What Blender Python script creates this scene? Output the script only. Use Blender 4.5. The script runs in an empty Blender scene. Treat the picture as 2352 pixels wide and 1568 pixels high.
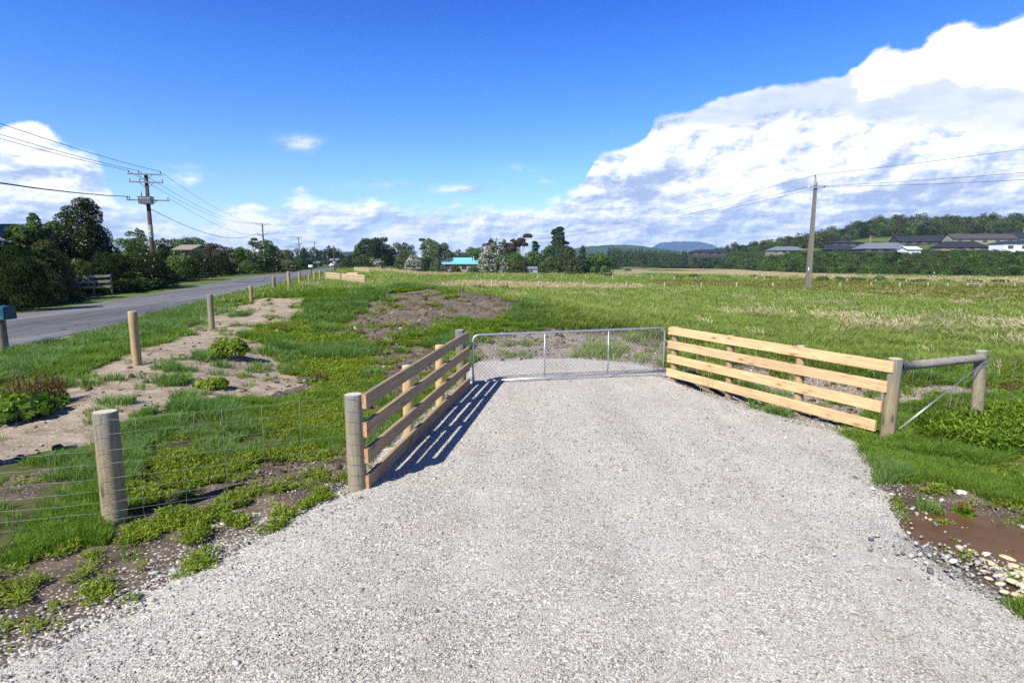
import bpy, math
import numpy as np
from mathutils import Vector, Matrix, Euler

S = bpy.context.scene
COL = S.collection
R = math.radians
rng = np.random.default_rng(11)

# ------------------------------------------------------------------ camera
FPX, PITCH, CAMZ = 1300.0, R(7.84), 2.5          # focal length in units of a 2352 px wide picture
CW, CH = 1176.0, 784.0
cam = bpy.data.cameras.new("camera")
cam.sensor_width = 36; cam.lens = 36*FPX/2352; cam.clip_start = 0.05; cam.clip_end = 30000
camo = bpy.data.objects.new("camera", cam); COL.objects.link(camo)
camo.location = (0, 0, CAMZ); camo.rotation_euler = (R(90)-PITCH, 0, 0)
S.camera = camo

# ------------------------------------------------------------------ light
SUN_AZ, SUN_EL = R(218.3), R(43)                 # clockwise from +Y
sd = Vector((math.sin(SUN_AZ)*math.cos(SUN_EL), math.cos(SUN_AZ)*math.cos(SUN_EL), math.sin(SUN_EL)))
sl = bpy.data.lights.new("sun", 'SUN'); sl.energy = 5.0; sl.angle = R(0.5); sl.color = (1, .94, .83)
so = bpy.data.objects.new("sun", sl); COL.objects.link(so)
so.rotation_euler = (-sd).to_track_quat('-Z', 'Y').to_euler(); so.location = (-20, -20, 30)
S.view_settings.view_transform = 'Standard'; S.view_settings.look = 'None'
S.view_settings.gamma = 1; S.view_settings.exposure = 0.62
S.render.engine = 'CYCLES'
S.cycles.use_denoising = False
S.cycles.max_bounces = 6; S.cycles.diffuse_bounces = 3; S.cycles.glossy_bounces = 2
S.cycles.transmission_bounces = 3; S.cycles.volume_bounces = 1; S.cycles.transparent_max_bounces = 8
S.cycles.caustics_reflective = False; S.cycles.caustics_refractive = False

def pray(px, py):
    dx = (px-CW)/FPX; dy = (py-CH)/FPX
    return np.array([dx, math.cos(PITCH)-dy*math.sin(PITCH), -math.sin(PITCH)-dy*math.cos(PITCH)])
def azel(px, py):
    d = pray(px, py); return math.atan2(d[0], d[1]), math.atan2(d[2], math.hypot(d[0], d[1]))

class NT:
    """tiny node helper"""
    def __init__(s, tree): s.t = tree; s.n = tree.nodes; s.l = tree.links
    def node(s, typ, **kw):
        n = s.n.new(typ)
        for k, v in kw.items(): setattr(n, k, v)
        return n
    def inp(s, sock, v):
        if isinstance(v, bpy.types.NodeSocket): s.l.new(v, sock)
        elif v is not None:
            try: sock.default_value = v
            except Exception: sock.default_value = tuple(v)+(1,) if hasattr(v, '__len__') and len(v) == 3 else (v,)*3
    def math(s, op, a, b=None, c=None, clamp=False):
        n = s.node('ShaderNodeMath', operation=op, use_clamp=clamp)
        s.inp(n.inputs[0], a)
        if b is not None: s.inp(n.inputs[1], b)
        if c is not None: s.inp(n.inputs[2], c)
        return n.outputs[0]
    def mix(s, f, a, b, mode='MIX', clamp=False):
        n = s.node('ShaderNodeMix', data_type='RGBA', blend_type=mode, clamp_result=clamp)
        s.inp(n.inputs[0], f); s.inp(n.inputs[6], a if isinstance(a, bpy.types.NodeSocket) else tuple(a)[:3]+(1,))
        s.inp(n.inputs[7], b if isinstance(b, bpy.types.NodeSocket) else tuple(b)[:3]+(1,))
        return n.outputs[2]
    def noise(s, vec, scale, detail=4, rough=.5, dist=0.0, dim='3D'):
        n = s.node('ShaderNodeTexNoise', noise_dimensions=dim)
        if vec is not None: s.inp(n.inputs['Vector'], vec)
        n.inputs['Scale'].default_value = scale; n.inputs['Detail'].default_value = detail
        n.inputs['Roughness'].default_value = rough; n.inputs['Distortion'].default_value = dist
        return n.outputs[0]
    def vor(s, vec, scale, feature='F1', rand=1.0):
        n = s.node('ShaderNodeTexVoronoi', feature=feature)
        if vec is not None: s.inp(n.inputs['Vector'], vec)
        n.inputs['Scale'].default_value = scale; n.inputs['Randomness'].default_value = rand
        return n
    def ramp(s, f, stops, interp='LINEAR'):
        n = s.node('ShaderNodeValToRGB'); s.inp(n.inputs[0], f)
        e = n.color_ramp.elements; n.color_ramp.interpolation = interp
        while len(e) < len(stops): e.new(.5)
        for i, (p, c) in enumerate(stops):
            e[i].position = p
            e[i].color = (c, c, c, 1) if not hasattr(c, '__len__') else tuple(c)+(1,)
        return n.outputs[0]
    def sstep(s, v, a, b, lo=0., hi=1.):
        n = s.node('ShaderNodeMapRange', interpolation_type='SMOOTHSTEP')
        s.inp(n.inputs[0], v); s.inp(n.inputs[1], a); s.inp(n.inputs[2], b); s.inp(n.inputs[3], lo); s.inp(n.inputs[4], hi)
        return n.outputs[0]
    def attr(s, name, out='Fac'):
        n = s.node('ShaderNodeAttribute'); n.attribute_name = name; return n.outputs[out]
    def comb(s, x, y, z=0.):
        n = s.node('ShaderNodeCombineXYZ'); s.inp(n.inputs[0], x); s.inp(n.inputs[1], y); s.inp(n.inputs[2], z); return n.outputs[0]
    def mapping(s, vec, scale=(1, 1, 1), rot=(0, 0, 0), loc=(0, 0, 0)):
        n = s.node('ShaderNodeMapping'); s.inp(n.inputs[0], vec)
        n.inputs[1].default_value = loc; n.inputs[2].default_value = rot; n.inputs[3].default_value = scale
        return n.outputs[0]

# ------------------------------------------------------------------ sky
W = bpy.data.worlds.new("World"); S.world = W; W.use_nodes = True
W.node_tree.nodes.clear()
w = NT(W.node_tree)
sky = w.node('ShaderNodeTexSky', sky_type='NISHITA'); sky.sun_disc = False
sky.sun_elevation = SUN_EL; sky.sun_rotation = SUN_AZ; sky.altitude = 0
sky.air_density = 1.0; sky.dust_density = 0.0; sky.ozone_density = 2.0
tc = w.node('ShaderNodeTexCoord'); sp = w.node('ShaderNodeSeparateXYZ'); w.l.new(tc.outputs['Generated'], sp.inputs[0])
X_, Y_, Z_ = sp.outputs
az = w.math('ARCTAN2', X_, Y_)
el = w.math('ARCTAN2', Z_, w.math('SQRT', w.math('ADD', w.math('MULTIPLY', X_, X_), w.math('MULTIPLY', Y_, Y_))))
AZ0, AZ1, EL1 = R(-75), R(75), R(40)
azn = w.math('DIVIDE', w.math('SUBTRACT', az, AZ0), AZ1-AZ0, clamp=True)
def fcurve(pts):
    n = w.node('ShaderNodeFloatCurve'); w.inp(n.inputs['Value'], azn); n.inputs['Factor'].default_value = 1
    c = n.mapping.curves[0]; ps = sorted(pts)
    c.points[0].location = ps[0]; c.points[-1].location = ps[-1]
    for p in ps[1:-1]: c.points.new(*p)
    n.mapping.update(); return n.outputs[0]
TOP = [(-900, 330), (-250, 330), (-60, 325), (0, 306), (38, 293), (62, 285), (120, 285), (142, 310), (190, 322), (236, 340), (250, 385), (268, 452), (380, 455), (480, 470), (520, 478), (570, 468), (622, 490), (650, 470),
       (705, 442), (800, 445), (900, 452), (1000, 448), (1100, 450), (1200, 455), (1290, 445), (1340, 430), (1373, 365), (1430, 345), (1480, 318), (1500, 285), (1525, 268), (1609, 250), (1762, 205), (1860, 190),
       (1936, 172), (1975, 138), (2018, 107), (2095, 101), (2150, 75), (2202, 46), (2262, 50), (2352, 30), (2700, -60), (4000, -60)]
pts = []
for px, py in TOP:
    a, e = azel(px, py); pts.append(((a-AZ0)/(AZ1-AZ0), e/EL1))
pts = [(min(max(a, 0), 1), e) for a, e in pts]
Btop = w.math('MULTIPLY', fcurve(pts), EL1)
SOL = [(-900, .9), (-200, .9), (100, .82), (150, .58), (235, .46), (268, .38), (450, .32), (510, .62), (600, .66), (640, .5), (700, .50), (900, .42), (1200, .44), (1330, .6), (1450, .75), (1600, .95), (2700, 1)]
pts = []
for px, v in SOL:
    a, e = azel(px, 450); pts.append((min(max((a-AZ0)/(AZ1-AZ0), 0), 1), v))
solid = fcurve(pts)
cv = w.comb(w.math('MULTIPLY', az, 1.0), w.math('MULTIPLY', el, 1.75), w.math('MULTIPLY', el, .3))
cvs = w.mapping(cv, loc=(-.012, .022, 0))
n1 = w.noise(cv, 11, 9, .56, .25); n1b = w.noise(cvs, 11, 9, .56, .25)
n2 = w.noise(cv, 34, 6, .6, .1); n2b = w.noise(w.mapping(cv, loc=(-.004, .007, 0)), 34, 6, .6, .1)
strat = w.noise(w.mapping(cv, scale=(1.0, 5.0, 1)), 8, 6, .6, .2)
edge = w.math('DIVIDE', w.math('SUBTRACT', Btop, el), R(1.0))
edge = w.math('MINIMUM', edge, 2.0)
dens = w.math('ADD', w.math('MULTIPLY', edge, .30), w.math('MULTIPLY', w.math('SUBTRACT', n1, .5), 2.3))
dens = w.math('ADD', dens, w.math('MULTIPLY', w.math('SUBTRACT', n2, .5), .5))
dens = w.math('ADD', dens, w.math('MULTIPLY', w.math('SUBTRACT', solid, .5), 1.6))
dens = w.math('MINIMUM', dens, w.math('ADD', w.math('MULTIPLY', edge, .9), w.math('MULTIPLY', w.math('SUBTRACT', n1, .42), 3.0)))
lowhaze = w.sstep(el, R(7), R(0.5))
dens = w.math('ADD', dens, w.math('MULTIPLY', lowhaze, .25))
alpha = w.sstep(dens, -.03, w.sstep(solid, .35, .95, .66, .45))
def blob(px, py, sx, sy):                       # soft patch of the cloud bank, in azimuth and elevation
    a, e = azel(px, py); a2, _ = azel(px+sx, py); _, e2 = azel(px, py-sy)
    u = w.math('DIVIDE', w.math('SUBTRACT', az, a), a2-a); v = w.math('DIVIDE', w.math('SUBTRACT', el, e), e2-e)
    q = w.math('ADD', w.math('MULTIPLY', u, u), w.math('MULTIPLY', v, v))
    return w.math('POWER', 2.718, w.math('MULTIPLY', q, -1))
wis = alpha
for px, py, sx, sy, amp in ((697, 330, 42, 15, .75), (440, 416, 50, 16, 1.3), (1190, 392, 34, 12, .55), (1070, 436, 70, 9, .9), (860, 424, 60, 10, .4), (415, 382, 40, 8, .4), (1255, 418, 18, 6, .5)):
    b = w.math('MULTIPLY', blob(px, py, sx, sy), amp)
    b = w.math('MULTIPLY', b, w.sstep(n1, .34, .66)); wis = w.math('MAXIMUM', wis, w.math('MINIMUM', b, .8))
alpha = w.math('MULTIPLY', wis, w.sstep(w.math('ABSOLUTE', az), R(80), R(58)))  # clouds fade out behind the camera, which lowers the fill light
def vcurve(P):
    q = []
    for px, py in P:
        a_, e_ = azel(px, py); q.append((min(max((a_-AZ0)/(AZ1-AZ0), 0), 1), max(0, e_)/EL1))
    return w.math('MULTIPLY', fcurve(q), EL1)
B2 = vcurve([(-900, 100), (1250, 100), (1330, 200), (1373, 340), (1476, 322), (1532, 290), (1583, 288), (1680, 292), (1762, 276), (1865, 262), (2000, 275), (2171, 286), (2352, 284), (3000, 284)])
B3 = vcurve([(-900, 0), (1700, -100), (1880, 100), (1936, 168), (1997, 196), (2120, 188), (2250, 194), (2352, 197), (3000, 197)])
eld = w.math('ADD', el, w.math('MULTIPLY', w.math('SUBTRACT', n1, .5), R(7)))
mcum = w.sstep(w.math('SUBTRACT', B2, eld), R(-.5), R(.8))
mplu = w.sstep(w.math('SUBTRACT', eld, B3), R(-.25), R(.5))
low = w.sstep(el, R(8.5), R(4))
puffshade = w.math('MULTIPLY', w.math('SUBTRACT', n1b, n1), w.math('MULTIPLY', w.math('ADD', w.math('MULTIPLY', mcum, .85), .15), w.math('ADD', -5.0, w.math('MULTIPLY', low, 2.4))))  # sunlit and shaded sides of the puffs, painted into the cloud brightness
br = w.math('ADD', w.math('ADD', .50, w.math('MULTIPLY', mcum, .22)), puffshade)
br = w.math('ADD', br, w.math('MULTIPLY', mplu, .7))
br = w.math('SUBTRACT', br, w.math('MULTIPLY', low, .10))
br = w.math('ADD', br, w.math('MULTIPLY', w.math('MULTIPLY', w.math('SUBTRACT', n2b, n2), mcum), -1.8))
br = w.math('ADD', br, w.math('MULTIPLY', w.math('SUBTRACT', strat, .5), w.math('ADD', .35, w.math('MULTIPLY', low, 2.0))))
for px, py, sx, sy, amp in ((1700, 300, 200, 22, .25), (1700, 390, 130, 50, .40), (2250, 320, 200, 40, .25), (1570, 400, 70, 30, -.18), (1900, 330, 120, 40, .15), (1480, 430, 90, 40, -.12),
                            (2150, 455, 330, 42, -.42), (1700, 520, 380, 26, -.34), (2250, 500, 200, 22, -.25), (1900, 553, 300, 12, .25), (1470, 430, 60, 30, -.22),
                            (70, 330, 90, 50, .8), (200, 345, 45, 18, .5), (215, 400, 40, 30, -.25), (130, 450, 90, 40, -.2), (70, 450, 80, 40, .12), (200, 520, 200, 40, -.1), (565, 515, 50, 42, .8), (705, 462, 36, 18, .6), (60, 520, 90, 30, -.18),
                            (1195, 462, 28, 10, .5), (1372, 440, 30, 14, .5), (900, 490, 200, 16, -.2), (1100, 520, 200, 20, -.12), (1480, 360, 70, 30, .16), (800, 520, 120, 20, -.1)):
    br = w.math('ADD', br, w.math('MULTIPLY', blob(px, py, sx, sy), amp))
ccol = w.ramp(br, [(0, (.40, .49, .74)), (.3, (.54, .63, .84)), (.55, (.72, .79, .94)), (.8, (.92, .96, 1.02)), (1, (1.08, 1.08, 1.08))])
# clear sky: Nishita, bluer upwards, then dimmed above the view to lower the fill light
SKYK = 0.092
hs = w.node('ShaderNodeHueSaturation'); w.l.new(sky.outputs[0], hs.inputs['Color']); hs.inputs['Saturation'].default_value = 1.35; hs.inputs['Hue'].default_value = .503
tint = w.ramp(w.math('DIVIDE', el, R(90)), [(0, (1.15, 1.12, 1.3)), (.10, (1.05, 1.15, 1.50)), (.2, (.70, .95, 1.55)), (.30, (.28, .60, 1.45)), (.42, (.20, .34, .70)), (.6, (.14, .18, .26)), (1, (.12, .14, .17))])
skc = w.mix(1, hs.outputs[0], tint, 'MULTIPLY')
clw = w.mix(1, ccol, (8.4, 8.4, 8.4), 'MULTIPLY')
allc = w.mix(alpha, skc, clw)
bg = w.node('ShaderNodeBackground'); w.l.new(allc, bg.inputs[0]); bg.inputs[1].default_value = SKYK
wo = w.node('ShaderNodeOutputWorld'); w.l.new(bg.outputs[0], wo.inputs[0])
W.cycles.sampling_method = 'MANUAL'; W.cycles.sample_map_resolution = 512

# ------------------------------------------------------------------ noise and terrain
_P = np.random.default_rng(5).random((256, 256))
def vnoise(x, y):
    xi = np.floor(x).astype(int); yi = np.floor(y).astype(int); fx = x-xi; fy = y-yi
    fx = fx*fx*(3-2*fx); fy = fy*fy*(3-2*fy)
    a = _P[xi & 255, yi & 255]; b = _P[(xi+1) & 255, yi & 255]; c = _P[xi & 255, (yi+1) & 255]; d = _P[(xi+1) & 255, (yi+1) & 255]
    return (a*(1-fx)+b*fx)*(1-fy)+(c*(1-fx)+d*fx)*fy
def fbm(x, y, sc, o=4):
    v = 0; a = .5; t = 0
    for i in range(o):
        v = v+a*vnoise(x*sc+17.3*i, y*sc+9.1*i); t += a; a *= .5; sc *= 2.03
    return v/t
def sst(a, b, x):
    t = np.clip((x-a)/(b-a), 0, 1); return t*t*(3-2*t)
def gauss(x, y, cx, cy, sx, sy, rot=0.):
    c, s = math.cos(rot), math.sin(rot); u = (x-cx)*c+(y-cy)*s; v = -(x-cx)*s+(y-cy)*c
    return np.exp(-(u/sx)**2-(v/sy)**2)
RSL = .238                                        # the road and its fence run along x = -RSL*y + u
def pr(Y, *p):
    a = np.array(p); return np.interp(Y, a[:, 0], a[:, 1])
def road_z(Y): return pr(Y, (-50, .2), (15, .27), (31, .25), (41, .32), (58, .6), (76, .86), (190, .9), (500, 1.2), (20000, 2))
FA, FB = np.array([3.51, 12.05]), np.array([5.66, 8.26])    # line of the right rail fence
def terrain0(x, y):
    x = np.asarray(x, float); y = np.asarray(y, float)
    u = x+RSL*y
    road = road_z(y)
    berm = pr(y, (-50, .1), (3, .1), (6, .12), (11.7, .42), (17, .52), (22, .66), (27, .86), (33, .98), (55, .8), (75, .86), (190, .9), (500, 1.2), (20000, 2))
    mid = pr(y, (-50, 0), (15, 0.02), (22, .25), (33, .5), (50, .35), (65, .2), (90, -.2), (130, -.4), (190, -.9), (300, -1.2), (20000, -1.5))
    fld = pr(y, (-50, 0), (14, 0), (20, -.1), (40, -.2), (60, -.45), (90, -1.15), (170, -1.5), (20000, -1.5))
    w1 = sst(-9.4, -6, u); k0 = sst(-4.6, -1.6, u)
    k0 = np.where(y > 14, sst(-4.6, -1.6+.12*(y-14), u), k0)
    k1 = sst(1+.05*np.maximum(y, 0), 8+.35*np.maximum(y, 0), u)
    z = road*(1-w1)+berm*w1
    m = mid*(1-k1)+fld*k1
    z = z*(1-k0)+m*k0
    z = z+1.05*gauss(x, y, -3.9, 24.5, 5.2, 4.2)+.25*gauss(x, y, 1.5, 22, 6, 3)+.35*gauss(x, y, -9.0, 28, 3.5, 4)
    z = z+.25*gauss(x, y, -4.6, 17.4, 2.4, 1.6)
    # drop behind the right rail fence, and the bank the weeds grow on
    d = FB-FA; L = np.hypot(*d); t = ((x-FA[0])*d[0]+(y-FA[1])*d[1])/L; s = -((x-FA[0])*(-d[1])+(y-FA[1])*d[0])/L
    s = ((x-FA[0])*(-d[1])+(y-FA[1])*d[0])/L          # positive behind the fence
    tr = sst(-.30, .32, s)*(1-sst(2.6, 5.0, s))*sst(-.8, 1.2, t)
    s2 = (-(x-FB[0])*.6+(y-FB[1])*1.82)/1.916; tr = tr*(1-sst(L-.6, L+.3, t)*(1-sst(.5, 1.3, s2)))
    z = z-.48*tr
    z = z+.05*sst(3.0, 5.4, x)*(-1)*(1-tr)*sst(0, 4, y)*(1-sst(14, 18, y))
    z = z-.16*gauss(x, y, 4.85, 4.6, 1.1, .75, -.6)   # hollow the puddle lies in
    return z
def rough(x, y):
    a = .10*(fbm(x, y, .45, 3)-.5)+.05*(fbm(x+40, y, 2.2, 3)-.5)
    return a
DRV_W = None
def inpoly(x, y, P):
    x = np.asarray(x); y = np.asarray(y); r = np.zeros(x.shape, bool); n = len(P); j = n-1
    for i in range(n):
        xi, yi = P[i]; xj, yj = P[j]
        if yi != yj:
            r ^= ((yi > y) != (yj > y)) & (x < (xj-xi)*(y-yi)/(yj-yi)+xi)
        j = i
    return r
def at0(px, py, fn=terrain0):
    """point of the ground seen at a picture position"""
    d = pray(px, py); t = .5*1.006**np.arange(1600)
    for _ in range(3):
        h = CAMZ+d[2]*t-fn(d[0]*t, d[1]*t); k = np.nonzero(h < 0)[0]
        if len(k) == 0: break
        i = max(k[0], 1); t = np.linspace(t[i-1], t[i], 40)
    return (d[0]*t[-1], d[1]*t[-1]) if len(k) == 0 else (d[0]*t[max(k[0]-1, 0)], d[1]*t[max(k[0]-1, 0)])
def WP(*pts): return [at0(px, py) for px, py in pts]
def segd(x, y, P):
    """distance to the outline of a polygon"""
    best = np.full(np.shape(x), 1e9)
    for i in range(len(P)):
        x0, y0 = P[i-1]; x1, y1 = P[i]; dx, dy = x1-x0, y1-y0; q = dx*dx+dy*dy+1e-12
        t = np.clip(((x-x0)*dx+(y-y0)*dy)/q, 0, 1)
        best = np.minimum(best, np.hypot(x-x0-t*dx, y-y0-t*dy))
    return best
DRIVE = [(-5.2, 1.7)]+WP((0, 1545), (130, 1478), (300, 1395), (420, 1330), (520, 1275), (640, 1215), (740, 1165), (815, 1120), (870, 1045), (930, 985), (1000, 925), (1050, 880),
         (1070, 850), (1090, 828), (1250, 822), (1400, 826), (1490, 842), (1535, 868), (1590, 893), (1680, 920), (1800, 962), (1900, 985), (1960, 1012), (2015, 1085),
         (2010, 1115), (2065, 1180), (2100, 1240), (2150, 1290), (2230, 1345), (2300, 1385), (2352, 1430), (2440, 1480))+[(7, 1.2), (9, -8), (-9, -8), (-8, 0)]
SAND = [WP((-60, 1000), (20, 972), (130, 900), (160, 868), (300, 812), (420, 775), (500, 758), (560, 775), (640, 800), (650, 850), (700, 885), (640, 905), (500, 928), (400, 938), (310, 955), (265, 1000), (200, 1015), (100, 1040), (0, 1062), (-60, 1070)),
        WP((410, 765), (450, 725), (510, 700), (600, 685), (700, 685), (715, 715), (640, 745), (560, 765), (470, 780)),
        WP((868, 665), (905, 660), (900, 670), (870, 672))]
SANDDIM = WP((1085, 795), (1180, 768), (1300, 765), (1420, 775), (1520, 800), (1545, 850), (1500, 850), (1400, 826), (1090, 828))
TRENCH = WP((1600, 880), (1700, 850), (1850, 860), (2000, 880), (2120, 885), (2240, 892), (2240, 905), (2100, 925), (2010, 960), (1950, 1000), (1830, 975), (1700, 925))
SOIL = [WP((780, 775), (800, 735), (830, 700), (880, 678), (960, 668), (1040, 665), (1120, 672), (1190, 690), (1200, 715), (1130, 735), (1060, 742), (1000, 750), (960, 778), (900, 790)),
        WP((1085, 830), (1085, 790), (1160, 762), (1300, 757), (1440, 765), (1530, 780), (1700, 805), (1900, 850), (2050, 878), (2200, 885), (2420, 870), (2420, 912), (2250, 915), (2100, 925), (2010, 960), (1950, 1000), (1800, 965), (1640, 905), (1540, 872), (1490, 845), (1400, 828)),
        WP((540, 905), (640, 865), (760, 862), (800, 880), (720, 900), (660, 925), (560, 925)),
        WP((-200, 1330), (-40, 1318), (60, 1300), (150, 1262), (250, 1248), (300, 1185), (420, 1140), (520, 1095), (640, 1062), (760, 1025), (815, 1020), (830, 1125), (700, 1185), (560, 1260), (430, 1330), (300, 1400), (100, 1490), (-100, 1570), (-300, 1560)),
        WP((-60, 1130), (60, 1080), (130, 1075), (140, 1110), (60, 1150), (-40, 1170)),
        WP((2020, 1115), (2100, 1105), (2190, 1120), (2280, 1150), (2420, 1160), (2420, 1330), (2300, 1390), (2150, 1300), (2060, 1190)),
        WP((2230, 1075), (2300, 1020), (2420, 1010), (2420, 1075), (2320, 1105)),
        WP((840, 820), (900, 790), (1010, 800), (1060, 830), (1040, 860), (960, 900), (900, 935), (860, 950), (830, 930), (900, 880))]
PUDDLE = WP((2055, 1128), (2120, 1175), (2190, 1190), (2260, 1205), (2330, 1245), (2365, 1290), (2360, 1345), (2300, 1345), (2225, 1320), (2150, 1270), (2095, 1215), (2065, 1165))
DRYG = [WP((1400, 612), (1700, 618), (2000, 628), (2360, 640), (2700, 650), (2700, 664), (2360, 655), (2180, 650), (2000, 642), (1800, 640), (1600, 636), (1400, 634)),
        WP((960, 655), (1100, 648), (1300, 652), (1480, 655), (1460, 664), (1240, 662), (1060, 662)),
        WP((840, 617), (1400, 622), (1400, 627), (840, 624))]
OLIVE = WP((1500, 645), (1900, 647), (2700, 665), (2700, 720), (2200, 690), (1950, 675), (1700, 665), (1500, 658))
STRAW = WP((1640, 735), (1750, 725), (1900, 738), (2050, 740), (2400, 760), (2400, 830), (2200, 800), (2000, 782), (1850, 765))
SHOULDER_U = (-9.75, -8.6)
def masks(x, y):
    """what covers the ground at each point: 0..1 each"""
    x = np.asarray(x, float); y = np.asarray(y, float)
    sc = np.clip(np.hypot(x, y)/9, .35, 6)
    sc = sc*.75
    wx = x+sc*(.55*(fbm(x, y, 1.3, 3)-.5)+.22*(fbm(x+9, y+3, 5, 2)-.5)); wy = y+sc*(.75*(fbm(x+31, y+7, 1.3, 3)-.5)+.3*(fbm(x+3, y+77, 5, 2)-.5))
    near = (y > -12) & (y < 60) & (np.abs(x) < 40)
    drv = np.zeros(x.shape); sand = np.zeros(x.shape); soil = np.zeros(x.shape)
    xs, ys = wx[near], wy[near]
    drv[near] = inpoly(x[near]*.7+xs*.3, y[near]*.7+ys*.3, DRIVE)
    sand[near] = np.any([inpoly(xs*.55+x[near]*.45, ys*.55+y[near]*.45, P) for P in SAND], 0)
    sd_ = np.zeros(x.shape); sd_[near] = inpoly(xs, ys, SANDDIM) | inpoly(xs, ys, TRENCH)
    soil[near] = np.any([inpoly(xs, ys, P) for P in SOIL], 0)
    dry = np.any([inpoly(x+3*(fbm(x, y, .1, 2)-.5), y+14*(fbm(x, y+50, .08, 2)-.5), P) for P in DRYG], 0)*1.
    dry = dry*((fbm(x+9, y*.35, .045, 4) > .43) | (y < 110))
    oliv = inpoly(x+6*(fbm(x, y, .1, 2)-.5), y+10*(fbm(x, y+50, .08, 2)-.5), OLIVE)*1.
    u = x+RSL*y
    shoulder = ((u > SHOULDER_U[0]-.1) & (u < SHOULDER_U[1]+.7*(fbm(x, y, .8, 3)-.5)))*1.
    return dict(drive=drv, sand=sand, sanddim=sd_, soil=soil, dry=dry, olive=oliv, shoulder=shoulder)
def terrain(x, y):
    x = np.asarray(x, float); y = np.asarray(y, float)
    z = terrain0(x, y)
    u = x+RSL*y
    rd = sst(-17.5, -16.3, u)*(1-sst(-9.8, -9.0, u))
    drv = np.zeros(x.shape); near = (y > -12) & (y < 18) & (np.abs(x) < 15)
    if near.any():
        xn, yn = x[near], y[near]; dd = segd(xn, yn, DRIVE); ins = inpoly(xn, yn, DRIVE); drv[near] = np.where(ins, sst(0, .5, dd), 0)
    fine = rough(x, y)*(1-rd)*(1-.93*drv)
    return z+fine
def Hz(x, y): return float(terrain(np.array([x]), np.array([y]))[0])

# ------------------------------------------------------------------ mesh helpers
def new_mesh(name, V, F, smooth=False, mats=(), midx=None, attrs=None):
    """V (n,3); F list of faces or (m,k) array"""
    me = bpy.data.meshes.new(name)
    V = np.asarray(V, np.float32)
    if isinstance(F, np.ndarray):
        m, k = F.shape; loops = F.ravel(); starts = np.arange(0, m*k, k); tot = np.full(m, k)
    else:
        tot = np.array([len(f) for f in F], int); m = len(F); loops = np.array([i for f in F for i in f], int)
        starts = np.concatenate([[0], np.cumsum(tot)[:-1]]) if m else np.zeros(0, int)
    me.vertices.add(len(V)); me.vertices.foreach_set('co', V.ravel())
    if m:
        me.loops.add(len(loops)); me.loops.foreach_set('vertex_index', loops.astype(np.int32))
        me.polygons.add(m); me.polygons.foreach_set('loop_start', starts.astype(np.int32))
        me.polygons.foreach_set('use_smooth', np.full(m, smooth, bool) if np.isscalar(smooth) else np.asarray(smooth, bool))
        if midx is not None: me.polygons.foreach_set('material_index', np.asarray(midx, np.int32))
    for mt in (mats if isinstance(mats, (list, tuple)) else [mats]): me.materials.append(mt)
    for k_, (dom, typ, val) in (attrs or {}).items():
        a = me.attributes.new(k_, typ, dom)
        a.data.foreach_set('vector' if typ == 'FLOAT_VECTOR' else 'value', np.asarray(val).ravel())
    me.update(calc_edges=True)
    return me
WLOC = {}
def tag(o, label=None, cat=None, group=None, kind=None):
    if label: o['label'] = label
    if cat: o['category'] = cat
    if group: o['group'] = group
    if kind: o['kind'] = kind
    return o
def root(name, loc, label, cat, group=None, rz=0):
    o = bpy.data.objects.new(name, None); COL.objects.link(o); o.location = loc; o.rotation_euler = (0, 0, rz)
    o.empty_display_size = .2; WLOC[o.name] = Vector(loc)
    return tag(o, label, cat, group)
def link(name, me, parent=None, loc=(0, 0, 0)):
    o = bpy.data.objects.new(name, me); COL.objects.link(o); o.location = loc
    if parent: o.parent = parent
    return o
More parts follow.
